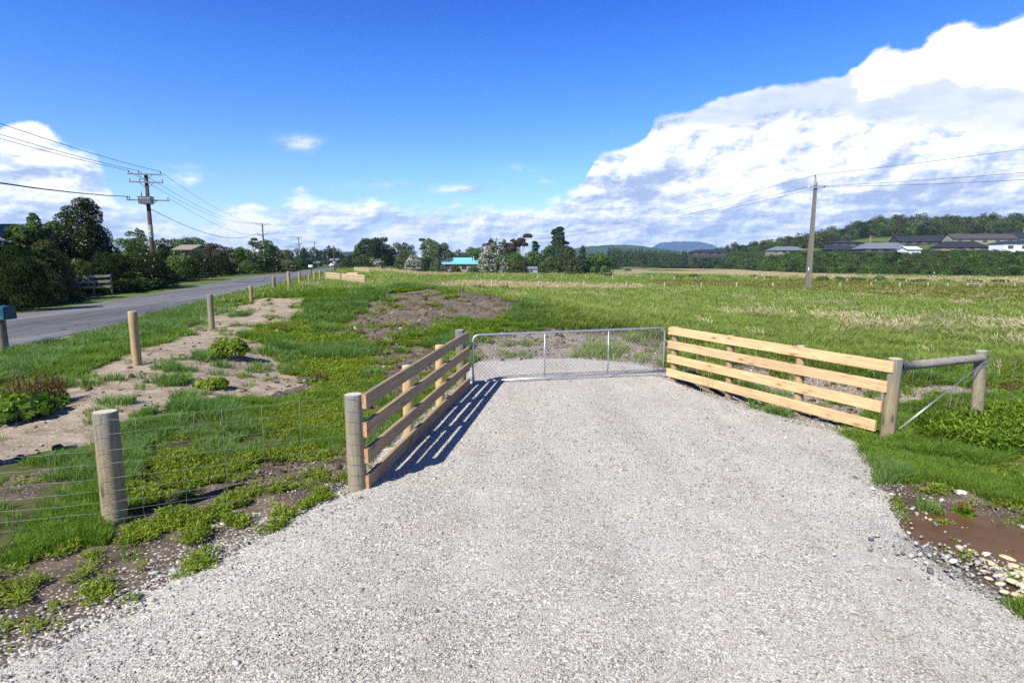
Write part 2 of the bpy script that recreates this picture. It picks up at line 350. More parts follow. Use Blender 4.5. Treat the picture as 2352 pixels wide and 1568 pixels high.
class MB:
    def __init__(s): s.v = []; s.f = []; s.sm = []; s.n = 0; s.mi = []
    def add(s, V, F, smooth=False, mi=0):
        for p in V: s.v.append(tuple(p))
        for f in F: s.f.append([i+s.n for i in f]); s.sm.append(smooth); s.mi.append(mi)
        s.n += len(V); return s
    def box(s, x0, y0, z0, x1, y1, z1, mi=0, bev=0.0):
        if bev > 0:
            b = bev; V = []; 
            for (sx, sy, sz) in ((a, c, d) for d in (0, 1) for c in (0, 1) for a in (0, 1)):
                X = (x0, x1)[sx]; Y = (y0, y1)[sy]; Z = (z0, z1)[sz]
                ix, iy, iz = X+(b, -b)[sx], Y+(b, -b)[sy], Z+(b, -b)[sz]
                V += [(X, iy, iz), (ix, Y, iz), (ix, iy, Z)]
            def k(a, c, d, w_): return (a+2*c+4*d)*3+w_
            F = []
            for sx in (0, 1):
                q = [k(sx, 0, 0, 0), k(sx, 1, 0, 0), k(sx, 1, 1, 0), k(sx, 0, 1, 0)]; F.append(q if sx else q[::-1])
            for sy in (0, 1):
                q = [k(0, sy, 0, 1), k(0, sy, 1, 1), k(1, sy, 1, 1), k(1, sy, 0, 1)]; F.append(q if sy else q[::-1])
            for sz in (0, 1):
                q = [k(0, 0, sz, 2), k(1, 0, sz, 2), k(1, 1, sz, 2), k(0, 1, sz, 2)]; F.append(q if sz else q[::-1])
            for a in (0, 1):
                for c in (0, 1):
                    F.append([k(a, c, 0, 0), k(a, c, 1, 0), k(a, c, 1, 1), k(a, c, 0, 1)])
                    F.append([k(a, 0, c, 0), k(a, 1, c, 0), k(a, 1, c, 2), k(a, 0, c, 2)])
                    F.append([k(0, a, c, 1), k(1, a, c, 1), k(1, a, c, 2), k(0, a, c, 2)])
                    for d in (0, 1): F.append([k(a, c, d, 0), k(a, c, d, 1), k(a, c, d, 2)])
            return s.add(V, F, False, mi)
        V = [(x, y, z) for z in (z0, z1) for y in (y0, y1) for x in (x0, x1)]
        return s.add(V, [[0, 2, 3, 1], [4, 5, 7, 6], [0, 1, 5, 4], [2, 6, 7, 3], [0, 4, 6, 2], [1, 3, 7, 5]], False, mi)
    def tube(s, P, r, n=8, cap=True, mi=0, smooth=True):
        P = [Vector(p) for p in P]; rs = r if hasattr(r, '__len__') else [r]*len(P)
        V = []; up = None
        for i, p in enumerate(P):
            t = ((P[min(i+1, len(P)-1)]-P[max(i-1, 0)])).normalized()
            if up is None:
                a = Vector((0, 0, 1)) if abs(t.z) < .9 else Vector((1, 0, 0)); up = (a-t*a.dot(t)).normalized()
            else: up = (up-t*up.dot(t)).normalized()
            sd_ = t.cross(up)
            for k in range(n):
                a = 2*math.pi*k/n; V.append(p+(up*math.cos(a)+sd_*math.sin(a))*rs[i])
        F = [[i*n+k, i*n+(k+1) % n, (i+1)*n+(k+1) % n, (i+1)*n+k] for i in range(len(P)-1) for k in range(n)]
        s.add(V, F, smooth, mi)
        if cap:
            b = s.n-len(V); s.f.append([b+k for k in range(n)][::-1]); s.sm.append(False); s.mi.append(mi)
            s.f.append([b+(len(P)-1)*n+k for k in range(n)]); s.sm.append(False); s.mi.append(mi)
        return s
    def build(s, name, mats, parent=None, loc=None, world=True):
        off = Vector((0, 0, 0))
        if world and parent is not None:
            p = parent
            while p is not None: off += Vector(p.location); p = p.parent
        if world and parent is None and loc is not None: off = Vector(loc)
        V = np.array(s.v, float)-np.array(off)
        me = new_mesh(name, V, s.f, s.sm, mats, s.mi)
        return link(name, me, parent, loc if loc is not None else (0, 0, 0))

# ------------------------------------------------------------------ materials
def mat(name, fn, disp=False):
    m = bpy.data.materials.new(name); m.use_nodes = True; m.node_tree.nodes.clear(); t = NT(m.node_tree)
    out = t.node('ShaderNodeOutputMaterial'); sh = fn(t); m.node_tree.links.new(sh, out.inputs[0]); return m
def pbsdf(t, col, rough=.8, metal=0., bump=None, bstr=.5, bdist=.01, spec=.3, **kw):
    p = t.node('ShaderNodeBsdfPrincipled'); t.inp(p.inputs['Base Color'], col if isinstance(col, bpy.types.NodeSocket) else tuple(col)+(1,))
    t.inp(p.inputs['Roughness'], rough); t.inp(p.inputs['Metallic'], metal); p.inputs['Specular IOR Level'].default_value = spec
    if bump is not None:
        b = t.node('ShaderNodeBump'); b.inputs['Strength'].default_value = bstr; b.inputs['Distance'].default_value = bdist
        t.inp(b.inputs['Height'], bump); t.l.new(b.outputs[0], p.inputs['Normal'])
    return p.outputs[0]
def objc(t): return t.node('ShaderNodeTexCoord').outputs['Object']
def orand(t): return t.node('ShaderNodeObjectInfo').outputs['Random']
def plain(name, col, rough=.6, metal=0., var=.25, sc=6., spec=.3):
    def f(t):
        n = t.noise(objc(t), sc, 5, .6)
        c = t.mix(n, tuple(c*(1-var) for c in col), tuple(min(1, c*(1+var)) for c in col))
        return pbsdf(t, c, rough, metal, spec=spec)
    return mat(name, f)
def gravel_cells(t, vec, scale, cols):
    v = t.vor(vec, scale); c = t.node('ShaderNodeSeparateColor'); t.l.new(v.outputs['Color'], c.inputs[0])
    col = t.ramp(c.outputs[0], cols); return col, v.outputs['Distance'], c.outputs[1]
GRAVEL_COLS = [(0, (.07, .066, .06)), (.10, (.25, .238, .212)), (.22, (.46, .445, .405)), (.55, (.61, .595, .55)), (.8, (.72, .705, .665)), (1, (.92, .90, .87))]
def gravel_shader(t):
    p = objc(t)
    wob = t.node('ShaderNodeVectorMath', operation='ADD'); t.l.new(p, wob.inputs[0])
    nn = t.node('ShaderNodeTexNoise'); t.l.new(p, nn.inputs['Vector']); nn.inputs['Scale'].default_value = 60
    sc_ = t.node('ShaderNodeVectorMath', operation='SCALE'); t.l.new(nn.outputs['Color'], sc_.inputs[0]); sc_.inputs['Scale'].default_value = .012; t.l.new(sc_.outputs[0], wob.inputs[1])
    q = t.mapping(wob.outputs[0], scale=(1, 1, .3))
    c1, d1, r1 = gravel_cells(t, q, 62, GRAVEL_COLS)
    c2, d2, r2 = gravel_cells(t, q, 135, GRAVEL_COLS)
    big = t.noise(p, .8, 4, .6); mid = t.noise(p, 5, 4, .65)
    f = t.sstep(mid, .40, .62)
    col = t.mix(f, c1, c2)
    gap = t.sstep(t.mix(f, d1, d2), .36, .62)
    col = t.mix(t.math('MULTIPLY', gap, .62), col, (.17, .158, .14))  # crevice shade between the stones, painted into the colour
    dirt = t.sstep(t.noise(p, 1.3, 7, .75), .53, .68)
    col = t.mix(t.math('MULTIPLY', dirt, .48), col, (.25, .225, .185))
    col = t.mix(t.sstep(big, .4, .7), col, t.mix(1, col, (1.12, 1.11, 1.09), 'MULTIPLY'))
    tw = t.sstep(t.noise(t.mapping(p, scale=(1.1, .14, 1), rot=(0, 0, .06)), 1.2, 4, .55), .44, .60)
    worn = t.mix(.22, col, (.58, .56, .52)); col = t.mix(t.math('MULTIPLY', tw, .7), worn, t.mix(1, col, (.94, .925, .90), 'MULTIPLY'))
    pat = t.sstep(t.noise(p, .9, 7, .72), .60, .74); col = t.mix(t.math('MULTIPLY', pat, .5), col, t.mix(1, col, (.52, .48, .42), 'MULTIPLY'))
    h = t.math('SUBTRACT', t.math('MULTIPLY', t.noise(p, 7, 3, .6), 1.4), t.mix(f, d1, t.math('MULTIPLY', d2, .6)))
    return pbsdf(t, col, .9, 0, h, .62, .009, .2)
M = {}
M['gravel'] = mat('gravel', gravel_shader)
def ground_shader(t):
    p = objc(t)
    drv, sand, sdim, soil, dry, oliv, sh = [t.attr(a) for a in ('drive', 'sand', 'sanddim', 'soil', 'dry', 'olive', 'shoulder')]
    nb = t.noise(p, .5, 5, .6); nm = t.noise(p, 4, 5, .65); nf = t.noise(p, 38, 4, .7)
    grass = t.ramp(t.noise(p, .13, 6, .65), [(.3, (.055, .12, .018)), (.45, (.085, .165, .026)), (.58, (.13, .20, .035)), (.72, (.20, .21, .06))])
    farg = t.noise(t.mapping(p, scale=(1, .35, 1)), .05, 5, .6)
    grass = t.mix(t.sstep(farg, .42, .62), grass, (.14, .19, .045))
    grass = t.mix(t.math('MULTIPLY', t.sstep(nf, .35, .65), .5), grass, (.035, .06, .014))
    grass = t.mix(t.math('MULTIPLY', oliv, .8), grass, t.ramp(nb, [(.3, (.13, .16, .025)), (.7, (.25, .21, .06))]))
    grass = t.mix(t.math('MULTIPLY', dry, t.sstep(nb, .32, .55)), grass, t.ramp(nm, [(.3, (.30, .22, .10)), (.7, (.52, .43, .26))]))
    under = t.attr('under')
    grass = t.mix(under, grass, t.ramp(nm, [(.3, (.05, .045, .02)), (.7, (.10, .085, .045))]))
    soilc = t.ramp(t.noise(p, 2.6, 6, .7), [(.28, (.055, .042, .032)), (.5, (.115, .088, .066)), (.72, (.20, .16, .12))])
    gc, gd, gr = gravel_cells(t, p, 55, GRAVEL_COLS)
    peb = t.math('MULTIPLY', t.sstep(gr, .74, .80), t.math('SUBTRACT', 1, t.sstep(gd, .25, .45)))
    soilc = t.mix(t.math('MULTIPLY', peb, .8), soilc, gc)
    sandc = t.ramp(t.noise(t.mapping(p, scale=(1, 2.2, 1), rot=(0, 0, .5)), 2.2, 6, .68), [(.28, (.17, .135, .10)), (.45, (.30, .245, .185)), (.7, (.41, .35, .275))])
    sandc = t.mix(t.math('MULTIPLY', t.sstep(gr, .93, .97), .6), sandc, gc)
    sandc = t.mix(t.math('MULTIPLY', t.sstep(t.noise(t.mapping(p, scale=(1, 2.8, 1), rot=(0, 0, .45)), 3.5, 6, .75), .50, .66), .6), sandc, t.mix(1, sandc, (.62, .56, .50), 'MULTIPLY'))
    sandc = t.mix(t.math('MULTIPLY', t.sstep(t.noise(p, 1.1, 5, .7), .54, .66), .5), sandc, (.13, .105, .07))
    n3 = t.math('MULTIPLY', t.math('SUBTRACT', nm, .5), .9)
    def m(a): return t.sstep(t.math('ADD', a, n3), .38, .62)
    col = t.mix(m(soil), grass, soilc)
    col = t.mix(m(sand), col, sandc)
    col = t.mix(t.math('MULTIPLY', m(sdim), .75), col, t.mix(.35, sandc, soilc))
    gmix = t.attr('gmix')
    gsel = t.math('GREATER_THAN', t.math('ADD', gmix, t.math('MULTIPLY', t.math('SUBTRACT', gr, .5), 1.0)), .5)
    col = t.mix(gsel, col, t.mix(.35, gc, soilc))
    shc = t.mix(t.sstep(nb, .35, .6), t.mix(.5, gc, (.20, .17, .13)), (.15, .135, .06))
    col = t.mix(m(sh), col, shc)
    wet = t.attr('wet')
    col = t.mix(t.math('MULTIPLY', wet, .8), col, (.075, .045, .026))
    h = t.math('ADD', t.math('MULTIPLY', nm, .5), t.math('MULTIPLY', nf, .25))
    h = t.math('SUBTRACT', h, t.math('MULTIPLY', t.math('MULTIPLY', gd, gsel), .25))
    rg = t.math('SUBTRACT', .92, t.math('MULTIPLY', wet, .5))
    return pbsdf(t, col, rg, 0, h, .8, .06, .2)
M['ground'] = mat('ground', ground_shader)
def road_shader(t):
    p = objc(t)
    c, d, r = gravel_cells(t, p, 60, [(0, (.05, .05, .055)), (.5, (.125, .125, .14)), (.9, (.20, .20, .215)), (1, (.34, .33, .33))])
    lane = t.noise(t.mapping(p, scale=(.9, .05, 1), rot=(0, 0, -.234)), .9, 4, .6)
    c = t.mix(t.math('MULTIPLY', t.sstep(lane, .4, .62), .6), c, (.235, .235, .245))
    pt = t.vor(t.mapping(p, scale=(.22, .05, 1), rot=(0, 0, -.234)), 1.0); pc = t.node('ShaderNodeSeparateColor'); t.l.new(pt.outputs['Color'], pc.inputs[0])
    c = t.mix(t.math('MULTIPLY', t.math('GREATER_THAN', pc.outputs[0], .8), .45), c, (.075, .075, .082))
    ck = t.vor(p, .55, 'DISTANCE_TO_EDGE'); c = t.mix(t.math('MULTIPLY', t.math('SUBTRACT', 1, t.sstep(t.math('ADD', ck.outputs['Distance'], t.math('MULTIPLY', t.noise(p, 5, 3, .6), .05)), .02, .05)), .5), c, (.04, .04, .045))
    c = t.mix(t.math('MULTIPLY', t.sstep(t.noise(p, 3, 5, .7), .5, .75), .3), c, (.07, .07, .075))
    e = t.attr('edge')
    c = t.mix(t.math('MULTIPLY', t.sstep(t.math('ADD', e, t.math('MULTIPLY', t.noise(p, 2.5, 4, .6), .5)), .95, 1.3), .7), c, (.055, .05, .045))
    return pbsdf(t, c, .75, 0, t.math('SUBTRACT', 1, d), .6, .01, .35)
M['road'] = mat('asphalt', road_shader)

def leaf_mat(name, cols, trans=.35, rough=.62, hue=.0, spec=.35):
    def f(t):
        a = t.attr('tint'); r = orand(t)
        v = t.math('ADD', t.math('MULTIPLY', a, .8), t.math('MULTIPLY', r, .2))
        c = t.ramp(v, [(i/(len(cols)-1), c) for i, c in enumerate(cols)])
        p = t.node('ShaderNodeBsdfPrincipled'); t.l.new(c, p.inputs['Base Color']); p.inputs['Roughness'].default_value = rough; p.inputs['Specular IOR Level'].default_value = spec
        tr = t.node('ShaderNodeBsdfTranslucent'); t.l.new(t.mix(1, c, (1.1, 1.3, .55), 'MULTIPLY'), tr.inputs[0])
        m = t.node('ShaderNodeMixShader'); m.inputs[0].default_value = trans; t.l.new(p.outputs[0], m.inputs[1]); t.l.new(tr.outputs[0], m.inputs[2])
        return m.outputs[0]
    return mat(name, f)
M['grass'] = leaf_mat('grass_blades', [(.07, .15, .014), (.125, .235, .02), (.19, .32, .032), (.34, .36, .12)], .48)
M['bluegrass'] = leaf_mat('bluish_grass', [(.07, .15, .035), (.125, .235, .05), (.19, .31, .08), (.36, .39, .18)], .48)
M['weed'] = leaf_mat('broad_weeds', [(.10, .11, .014), (.15, .23, .016), (.25, .35, .025), (.40, .39, .06)], .4)
M['field'] = leaf_mat('meadow_grass', [(.13, .19, .03), (.21, .29, .05), (.28, .36, .08), (.34, .39, .13)], .4)
M['olive'] = leaf_mat('olive_meadow', [(.09, .12, .02), (.15, .18, .03), (.24, .22, .05), (.36, .29, .10)], .35)
M['straw'] = leaf_mat('straw', [(.22, .18, .08), (.38, .31, .16), (.50, .42, .25), (.62, .55, .38)], .3)
M['dock'] = leaf_mat('dock_seed', [(.07, .03, .012), (.14, .055, .02), (.20, .085, .03), (.28, .14, .06)], .2)
M['weedy'] = leaf_mat('dark_weeds', [(.05, .10, .008), (.10, .19, .015), (.18, .29, .02), (.32, .38, .05)], .4)
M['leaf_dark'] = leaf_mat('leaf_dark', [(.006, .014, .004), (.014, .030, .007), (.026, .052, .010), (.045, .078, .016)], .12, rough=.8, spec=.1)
M['leaf_mid'] = leaf_mat('leaf_mid', [(.020, .05, .010), (.05, .105, .016), (.09, .165, .024), (.15, .23, .04)], .25)
M['leaf_light'] = leaf_mat('leaf_light', [(.035, .08, .015), (.065, .13, .022), (.11, .20, .03), (.18, .27, .05)], .3)
M['leaf_olive'] = leaf_mat('leaf_olive', [(.02, .028, .006), (.042, .060, .011), (.08, .105, .02), (.15, .17, .04)], .25)
M['leaf_grey'] = leaf_mat('leaf_grey', [(.04, .055, .03), (.08, .10, .055), (.13, .15, .09), (.22, .23, .15)], .2)
M['leaf_pine'] = leaf_mat('leaf_pine', [(.010, .026, .010), (.022, .05, .018), (.04, .082, .027), (.07, .12, .04)], .15)
M['leaf_red'] = leaf_mat('leaf_red', [(.030, .018, .010), (.05, .032, .016), (.075, .05, .025), (.10, .085, .04)], .2)
M['leaf_gorse'] = leaf_mat('leaf_rust', [(.16, .06, .02), (.30, .11, .03), (.42, .17, .05), (.5, .28, .1)], .2)
M['blossom'] = leaf_mat('blossom', [(.30, .31, .24), (.42, .43, .36), (.54, .54, .47), (.66, .66, .60)], .2)
def bark_shader(a, b):
    def f(t):
        n = t.noise(t.mapping(objc(t), scale=(6, 6, 1)), 3, 5, .7); return pbsdf(t, t.mix(n, a, b), .9, 0, n, .6, .03, .2)
    return f
M['bark'] = mat('bark', bark_shader((.05, .038, .028), (.16, .13, .10)))
M['bark_pale'] = mat('bark_pale', bark_shader((.22, .20, .17), (.48, .45, .40)))
def wood_shader(cols, grain=(1, 14, 14), knots=True, weather=None, axis='x', topgrey=None):
    def f(t):
        p = objc(t); off = t.node('ShaderNodeVectorMath', operation='ADD'); t.l.new(p, off.inputs[0])
        rr = t.math('MULTIPLY', orand(t), 37); t.l.new(t.comb(rr, rr, rr), off.inputs[1]); q = off.outputs[0]
        g = t.noise(t.mapping(q, scale=grain), 3.2, 6, .62, .6); g2 = t.noise(t.mapping(q, scale=grain), 14, 4, .6)
        c = t.ramp(t.math('ADD', t.math('MULTIPLY', g, .75), t.math('MULTIPLY', g2, .25)), [(.28, cols[0]), (.5, cols[1]), (.72, cols[2])])
        if knots:
            kv = t.vor(t.mapping(q, scale=(2.2, 7, 7) if axis == 'x' else (7, 7, 2.2)), 1.0)
            kn = t.math('SUBTRACT', 1, t.sstep(kv.outputs['Distance'], .08, .20))
            c = t.mix(t.math('MULTIPLY', kn, .75), c, tuple(v*.28 for v in cols[0]))
            halo = t.math('SUBTRACT', 1, t.sstep(kv.outputs['Distance'], .12, .42))
            c = t.mix(t.math('MULTIPLY', halo, .25), c, tuple(v*.8 for v in cols[0]))
        if weather:
            c = t.mix(t.math('MULTIPLY', t.sstep(t.noise(q, 1.6, 5, .7), .45, .65), weather[1]), c, weather[0])
        if topgrey:                                # the outer weathered skin where grain faces up and at the head of a post
            z = t.node('ShaderNodeSeparateXYZ'); t.l.new(p, z.inputs[0])
            k = t.sstep(t.math('ADD', z.outputs[2], t.math('MULTIPLY', t.noise(q, 3, 3, .6), .5)), topgrey[0], topgrey[1])
            c = t.mix(k, c, t.ramp(g, [(.3, (.10, .105, .095)), (.7, (.25, .255, .23))]))
        c = t.mix(1, c, t.ramp(orand(t), [(0, (.84, .82, .80)), (.5, (1, 1, 1)), (1, (1.06, 1.0, .92))]), 'MULTIPLY')
        crack = t.sstep(t.noise(t.mapping(q, scale=tuple(v*1.6 for v in grain)), 5, 2, .5), .66, .72)
        c = t.mix(t.math('MULTIPLY', crack, .5), c, (.06, .045, .03))
        return pbsdf(t, c, .8, 0, g, .35, .008, .25)
    return f
M['rail_new'] = mat('fresh_pine_rail', wood_shader([(.42, .265, .13), (.62, .435, .245), (.76, .58, .38)], (.5, 7, 7), weather=((.46, .35, .20), .5)))
M['rail_old'] = mat('brown_pine_rail', wood_shader([(.20, .145, .09), (.32, .24, .155), (.43, .335, .23)], (.5, 9, 9), weather=((.24, .215, .165), .6)))
M['rail_old_red'] = mat('reddish_pine_rail', wood_shader([(.28, .185, .105), (.40, .28, .17), (.50, .37, .24)], (.5, 9, 9), weather=((.27, .23, .17), .45)))
M['post_new'] = mat('fresh_round_post', wood_shader([(.34, .22, .10), (.50, .36, .19), (.62, .48, .28)], (9, 9, .6), axis='z'))
M['post_tan'] = mat('tan_round_post', wood_shader([(.24, .17, .09), (.36, .27, .15), (.46, .36, .22)], (9, 9, .6), axis='z'))
M['post_grey'] = mat('weathered_round_post', wood_shader([(.15, .13, .085), (.25, .215, .145), (.34, .30, .215)], (9, 9, .6), axis='z', topgrey=(.85, 1.35)))
M['post_pale'] = mat('pale_round_post', wood_shader([(.28, .25, .19), (.39, .36, .285), (.49, .46, .38)], (9, 9, .6), knots=False, axis='z'))
M['post_top'] = mat('sawn_post_top', wood_shader([(.40, .38, .32), (.52, .50, .43), (.62, .60, .54)], (9, 9, 9), knots=False))
M['rail_pale'] = mat('pale_timber_rail', wood_shader([(.36, .27, .17), (.48, .38, .25), (.58, .48, .34)], (.5, 9, 9), knots=False))
M['timber_grey'] = mat('grey_timber', wood_shader([(.16, .15, .13), (.27, .25, .22), (.38, .36, .32)], (.5, 9, 9)))
M['end_grain'] = mat('orange_end_grain', wood_shader([(.34, .19, .09), (.46, .28, .145), (.54, .36, .21)], (3, 5, 5), knots=False))
M['galv'] = plain('galvanised_steel', (.50, .54, .60), .38, .75, .15, 20)
M['wire'] = plain('galvanised_wire', (.26, .27, .28), .5, .45, .2, 8)
M['cable'] = plain('dark_cable', (.05, .055, .065), .6, 0, .2)
M['concrete'] = plain('pole_concrete', (.185, .168, .145), .85, 0, .3, 3)
M['darkpole'] = plain('tarred_pole', (.075, .062, .052), .85, 0, .35, 3)
M['armwood'] = plain('crossarm_wood', (.24, .22, .19), .8, 0, .3, 3)
M['porcelain'] = plain('insulator', (.10, .06, .05), .3, 0, .1)
M['steelgrey'] = plain('transformer_steel', (.36, .38, .38), .5, .1, .15, 3)
M['white'] = plain('white_paint', (.78, .78, .76), .5, 0, .05)
M['yellow'] = plain('yellow_plate', (.75, .62, .05), .5, 0, .05)
M['teal'] = plain('teal_paint', (.012, .065, .10), .38, 0, .1, 3)
M['black'] = plain('black_plastic', (.015, .015, .017), .45, 0, .2)
M['glass'] = plain('window_glass', (.03, .045, .06), .08, 0, .2, 1, .8)
M['blueroof'] = plain('blue_roof_steel', (.15, .46, .66), .45, 0, .06, .6)
M['darkroof'] = plain('dark_roof', (.028, .032, .042), .6, 0, .2, 1)
M['greyroof'] = plain('grey_blue_roof', (.14, .165, .20), .6, 0, .15, 1)
M['brownroof'] = plain('brown_roof', (.075, .066, .066), .7, 0, .2, 1)
M['tanroof'] = plain('tan_roof', (.26, .22, .18), .7, 0, .15, 1)
M['shedroof'] = plain('shed_roof', (.20, .22, .25), .5, .2, .15, 1)
M['shedwall'] = plain('shed_wall', (.30, .33, .36), .6, .1, .15, 1)
M['greenroof'] = plain('green_roof', (.05, .22, .13), .6, 0, .1, 1)
M['tanwall'] = plain('tan_wall', (.27, .24, .19), .8, 0, .12, 1)
M['darkwall'] = plain('dark_wall', (.05, .05, .055), .8, 0, .2, 1)
M['whitewall'] = plain('white_wall', (.72, .74, .76), .7, 0, .05, 1)
M['browncar'] = plain('dark_car_paint', (.05, .045, .042), .3, .1, .1, 1, .6)
M['rubber'] = plain('rubber', (.02, .02, .02), .9)
M['redlamp'] = plain('red_lens', (.35, .02, .02), .3)
M['stone_white'] = plain('white_stone', (.72, .71, .66), .7, 0, .12, 12)
M['stone_cream'] = plain('cream_stone', (.62, .49, .33), .7, 0, .25, 9)
M['stone_grey'] = plain('grey_stone', (.34, .35, .35), .7, 0, .25, 9)
M['stone_blue'] = plain('slate_blue_stone', (.085, .11, .17), .6, 0, .3, 9)
def pebble_shader(t):
    c = t.ramp(orand(t), [(0, (.07, .075, .09)), (.15, (.17, .17, .18)), (.35, (.30, .29, .27)), (.6, (.40, .385, .35)), (.78, (.50, .48, .44)), (.86, (.42, .34, .26)), (1, (.70, .69, .66))])
    return pbsdf(t, t.mix(t.math('MULTIPLY', t.noise(objc(t), 3, 4, .6), .3), c, (.35, .33, .30)), .75, 0, spec=.3)
M['pebble'] = mat('pebble', pebble_shader)
def clod_shader(t):
    return pbsdf(t, t.ramp(orand(t), [(0, (.045, .033, .026)), (.6, (.10, .075, .055)), (1, (.17, .135, .10))]), .95, 0, t.noise(objc(t), 8, 4, .7), .6, .02, .1)
M['clod'] = mat('clod', clod_shader)
def water_shader(t):
    c = t.ramp(t.noise(objc(t), 2, 4, .6), [(.3, (.095, .052, .024)), (.7, (.15, .088, .045))])
    return pbsdf(t, c, .30, 0, t.noise(objc(t), 9, 3, .5), .08, .01, .04)
M['puddle'] = mat('muddy_water', water_shader)
def mtn_shader(a, b, sc):
    def f(t): return pbsdf(t, t.ramp(t.noise(objc(t), sc, 6, .65), [(.3, a), (.7, b)]), .95, 0, spec=.1)
    return f
M['mountain'] = mat('hazed_mountain_bush', mtn_shader((.008, .018, .034), (.016, .03, .05), .006))  # dark bush with some blue of the distance haze mixed into its colour
M['farhill'] = mat('far_hill_bush', mtn_shader((.018, .04, .016), (.05, .09, .03), .02))
def hill_shader(t):
    p = objc(t); lawn = t.attr('lawn'); n = t.noise(p, .08, 5, .65)
    c = t.ramp(n, [(.3, (.02, .035, .012)), (.7, (.06, .075, .03))])
    c = t.mix(lawn, c, t.ramp(n, [(.3, (.075, .12, .028)), (.7, (.12, .17, .045))])); return pbsdf(t, c, .95, 0, spec=.1)
M['hill'] = mat('hill_ground', hill_shader)

# ------------------------------------------------------------------ ground sheet
def axis(lo, c0, c1, hi, step, g1, g2, sw):
    out = list(np.arange(c0, c1, step))
    def grow(x, end, sgn):
        r = []; st = step
        while (end-x)*sgn > 0:
            st *= g1 if abs(x) < sw else g2
            x += sgn*st; r.append(x)
        return r
    return np.array(grow(c0, lo, -1)[::-1]+out+grow(out[-1], hi, 1))
gx = axis(-9000, -8.5, 7.5, 9000, .055, 1.022, 1.10, 60)
gy = axis(-300, 2.6, 15.5, 12000, .055, 1.017, 1.06, 90)
GX, GY = np.meshgrid(gx, gy); nx, ny = len(gx), len(gy)
x, y = GX.ravel(), GY.ravel()
mk = masks(x, y); z = terrain(x, y)
bare = np.clip(mk['soil']+mk['drive'], 0, 1)
nearm = (y < 40) & (np.abs(x) < 20)
z = z+np.where(nearm, (mk['soil']*.07+mk['sand']*.035)*(1-mk['drive'])*(fbm(x, y, 5, 4)-.5), 0)
idx = np.arange(nx*ny).reshape(ny, nx)
Fq = np.stack([idx[:-1, :-1].ravel(), idx[:-1, 1:].ravel(), idx[1:, 1:].ravel(), idx[1:, :-1].ravel()], 1)
gmix = np.zeros(x.shape); k = (y > -5) & (y < 17) & (np.abs(x) < 12)
dd = segd(x[k], y[k], DRIVE); gmix[k] = np.clip(.9-dd/(.15+.40*fbm(x[k], y[k], 1.1, 3)), 0, .7)
k2 = (x < -1.5) & (y < 5.4) & (y > 0); gmix[k2] = np.maximum(gmix[k2], np.clip(.5-(segd(x[k2], y[k2], DRIVE))/1.5, 0, .45)*(mk['soil'][k2]))
gmix = np.where((mk['sanddim'] > .5), np.maximum(gmix, .25), gmix)
wet = np.zeros(x.shape); k = (y < 12) & (x > 3) & (x < 9) & (y > 1); wet[k] = np.where(inpoly(x[k], y[k], PUDDLE), 1, np.clip(1-segd(x[k], y[k], PUDDLE)/.45, 0, 1))
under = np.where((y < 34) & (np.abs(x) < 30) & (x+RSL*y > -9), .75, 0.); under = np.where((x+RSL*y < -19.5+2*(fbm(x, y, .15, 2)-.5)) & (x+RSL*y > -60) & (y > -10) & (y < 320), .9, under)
A = {k_: ('POINT', 'FLOAT', v) for k_, v in dict(mk, gmix=gmix, wet=wet, under=under).items()}
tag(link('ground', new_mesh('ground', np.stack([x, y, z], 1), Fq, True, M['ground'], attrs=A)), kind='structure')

# gravel driveway: its own heaped sheet, thinning out into the soil along its edge
gx2 = np.arange(-9.5, 8.5, .05); gy2 = np.concatenate([np.arange(-8, 1, .3), np.arange(1, 15.6, .05)])
GX, GY = np.meshgrid(gx2, gy2); x2, y2 = GX.ravel(), GY.ravel(); n2x, n2y = len(gx2), len(gy2)
ins = inpoly(x2, y2, DRIVE); dd = segd(x2, y2, DRIVE)*np.where(ins, 1, -1)
e = dd+.30*(fbm(x2, y2, 2.2, 4)-.5)+.12*(fbm(x2+5, y2, 9, 2)-.5)
z2 = terrain(x2, y2)+np.clip(e*.14, -.03, .028)+.010*(fbm(x2, y2, 3, 3)-.5)-.004
sel = e > -.16; idx = np.arange(n2x*n2y).reshape(n2y, n2x)
Fq = np.stack([idx[:-1, :-1].ravel(), idx[:-1, 1:].ravel(), idx[1:, 1:].ravel(), idx[1:, :-1].ravel()], 1)
Fq = Fq[sel[Fq].all(1)]; used = np.unique(Fq); rm = np.full(n2x*n2y, -1); rm[used] = np.arange(len(used))
tag(link('gravel_driveway', new_mesh('gravel_driveway', np.stack([x2, y2, z2], 1)[used], rm[Fq], True, M['gravel'])), kind='structure')

# road
ry = np.concatenate([np.arange(-60, 60, .8), np.arange(60, 200, 3), np.arange(200, 900, 12)])
ru = np.array([-16.1, -15.6, -14.5, -12.9, -11.2, -10.2, -9.72])
V = []; ed = []
for Y in ry:
    for i, u in enumerate(ru):
        jag = .07*(vnoise(np.array([Y*1.7]), np.array([u]))[0]-.5) if i in (0, len(ru)-1) else 0
        crown = .05*(1-((u+12.9)/3.3)**2)
        V.append((u-RSL*Y+jag, Y, float(road_z(Y))+.012+crown)); ed.append(1 if i in (0, len(ru)-1) else 0)
nr = len(ru); Fr = np.array([[j*nr+i, j*nr+i+1, (j+1)*nr+i+1, (j+1)*nr+i] for j in range(len(ry)-1) for i in range(nr-1)])
tag(link('road', new_mesh('road', V, Fr, True, M['road'], attrs={'edge': ('POINT', 'FLOAT', ed)})), kind='structure')

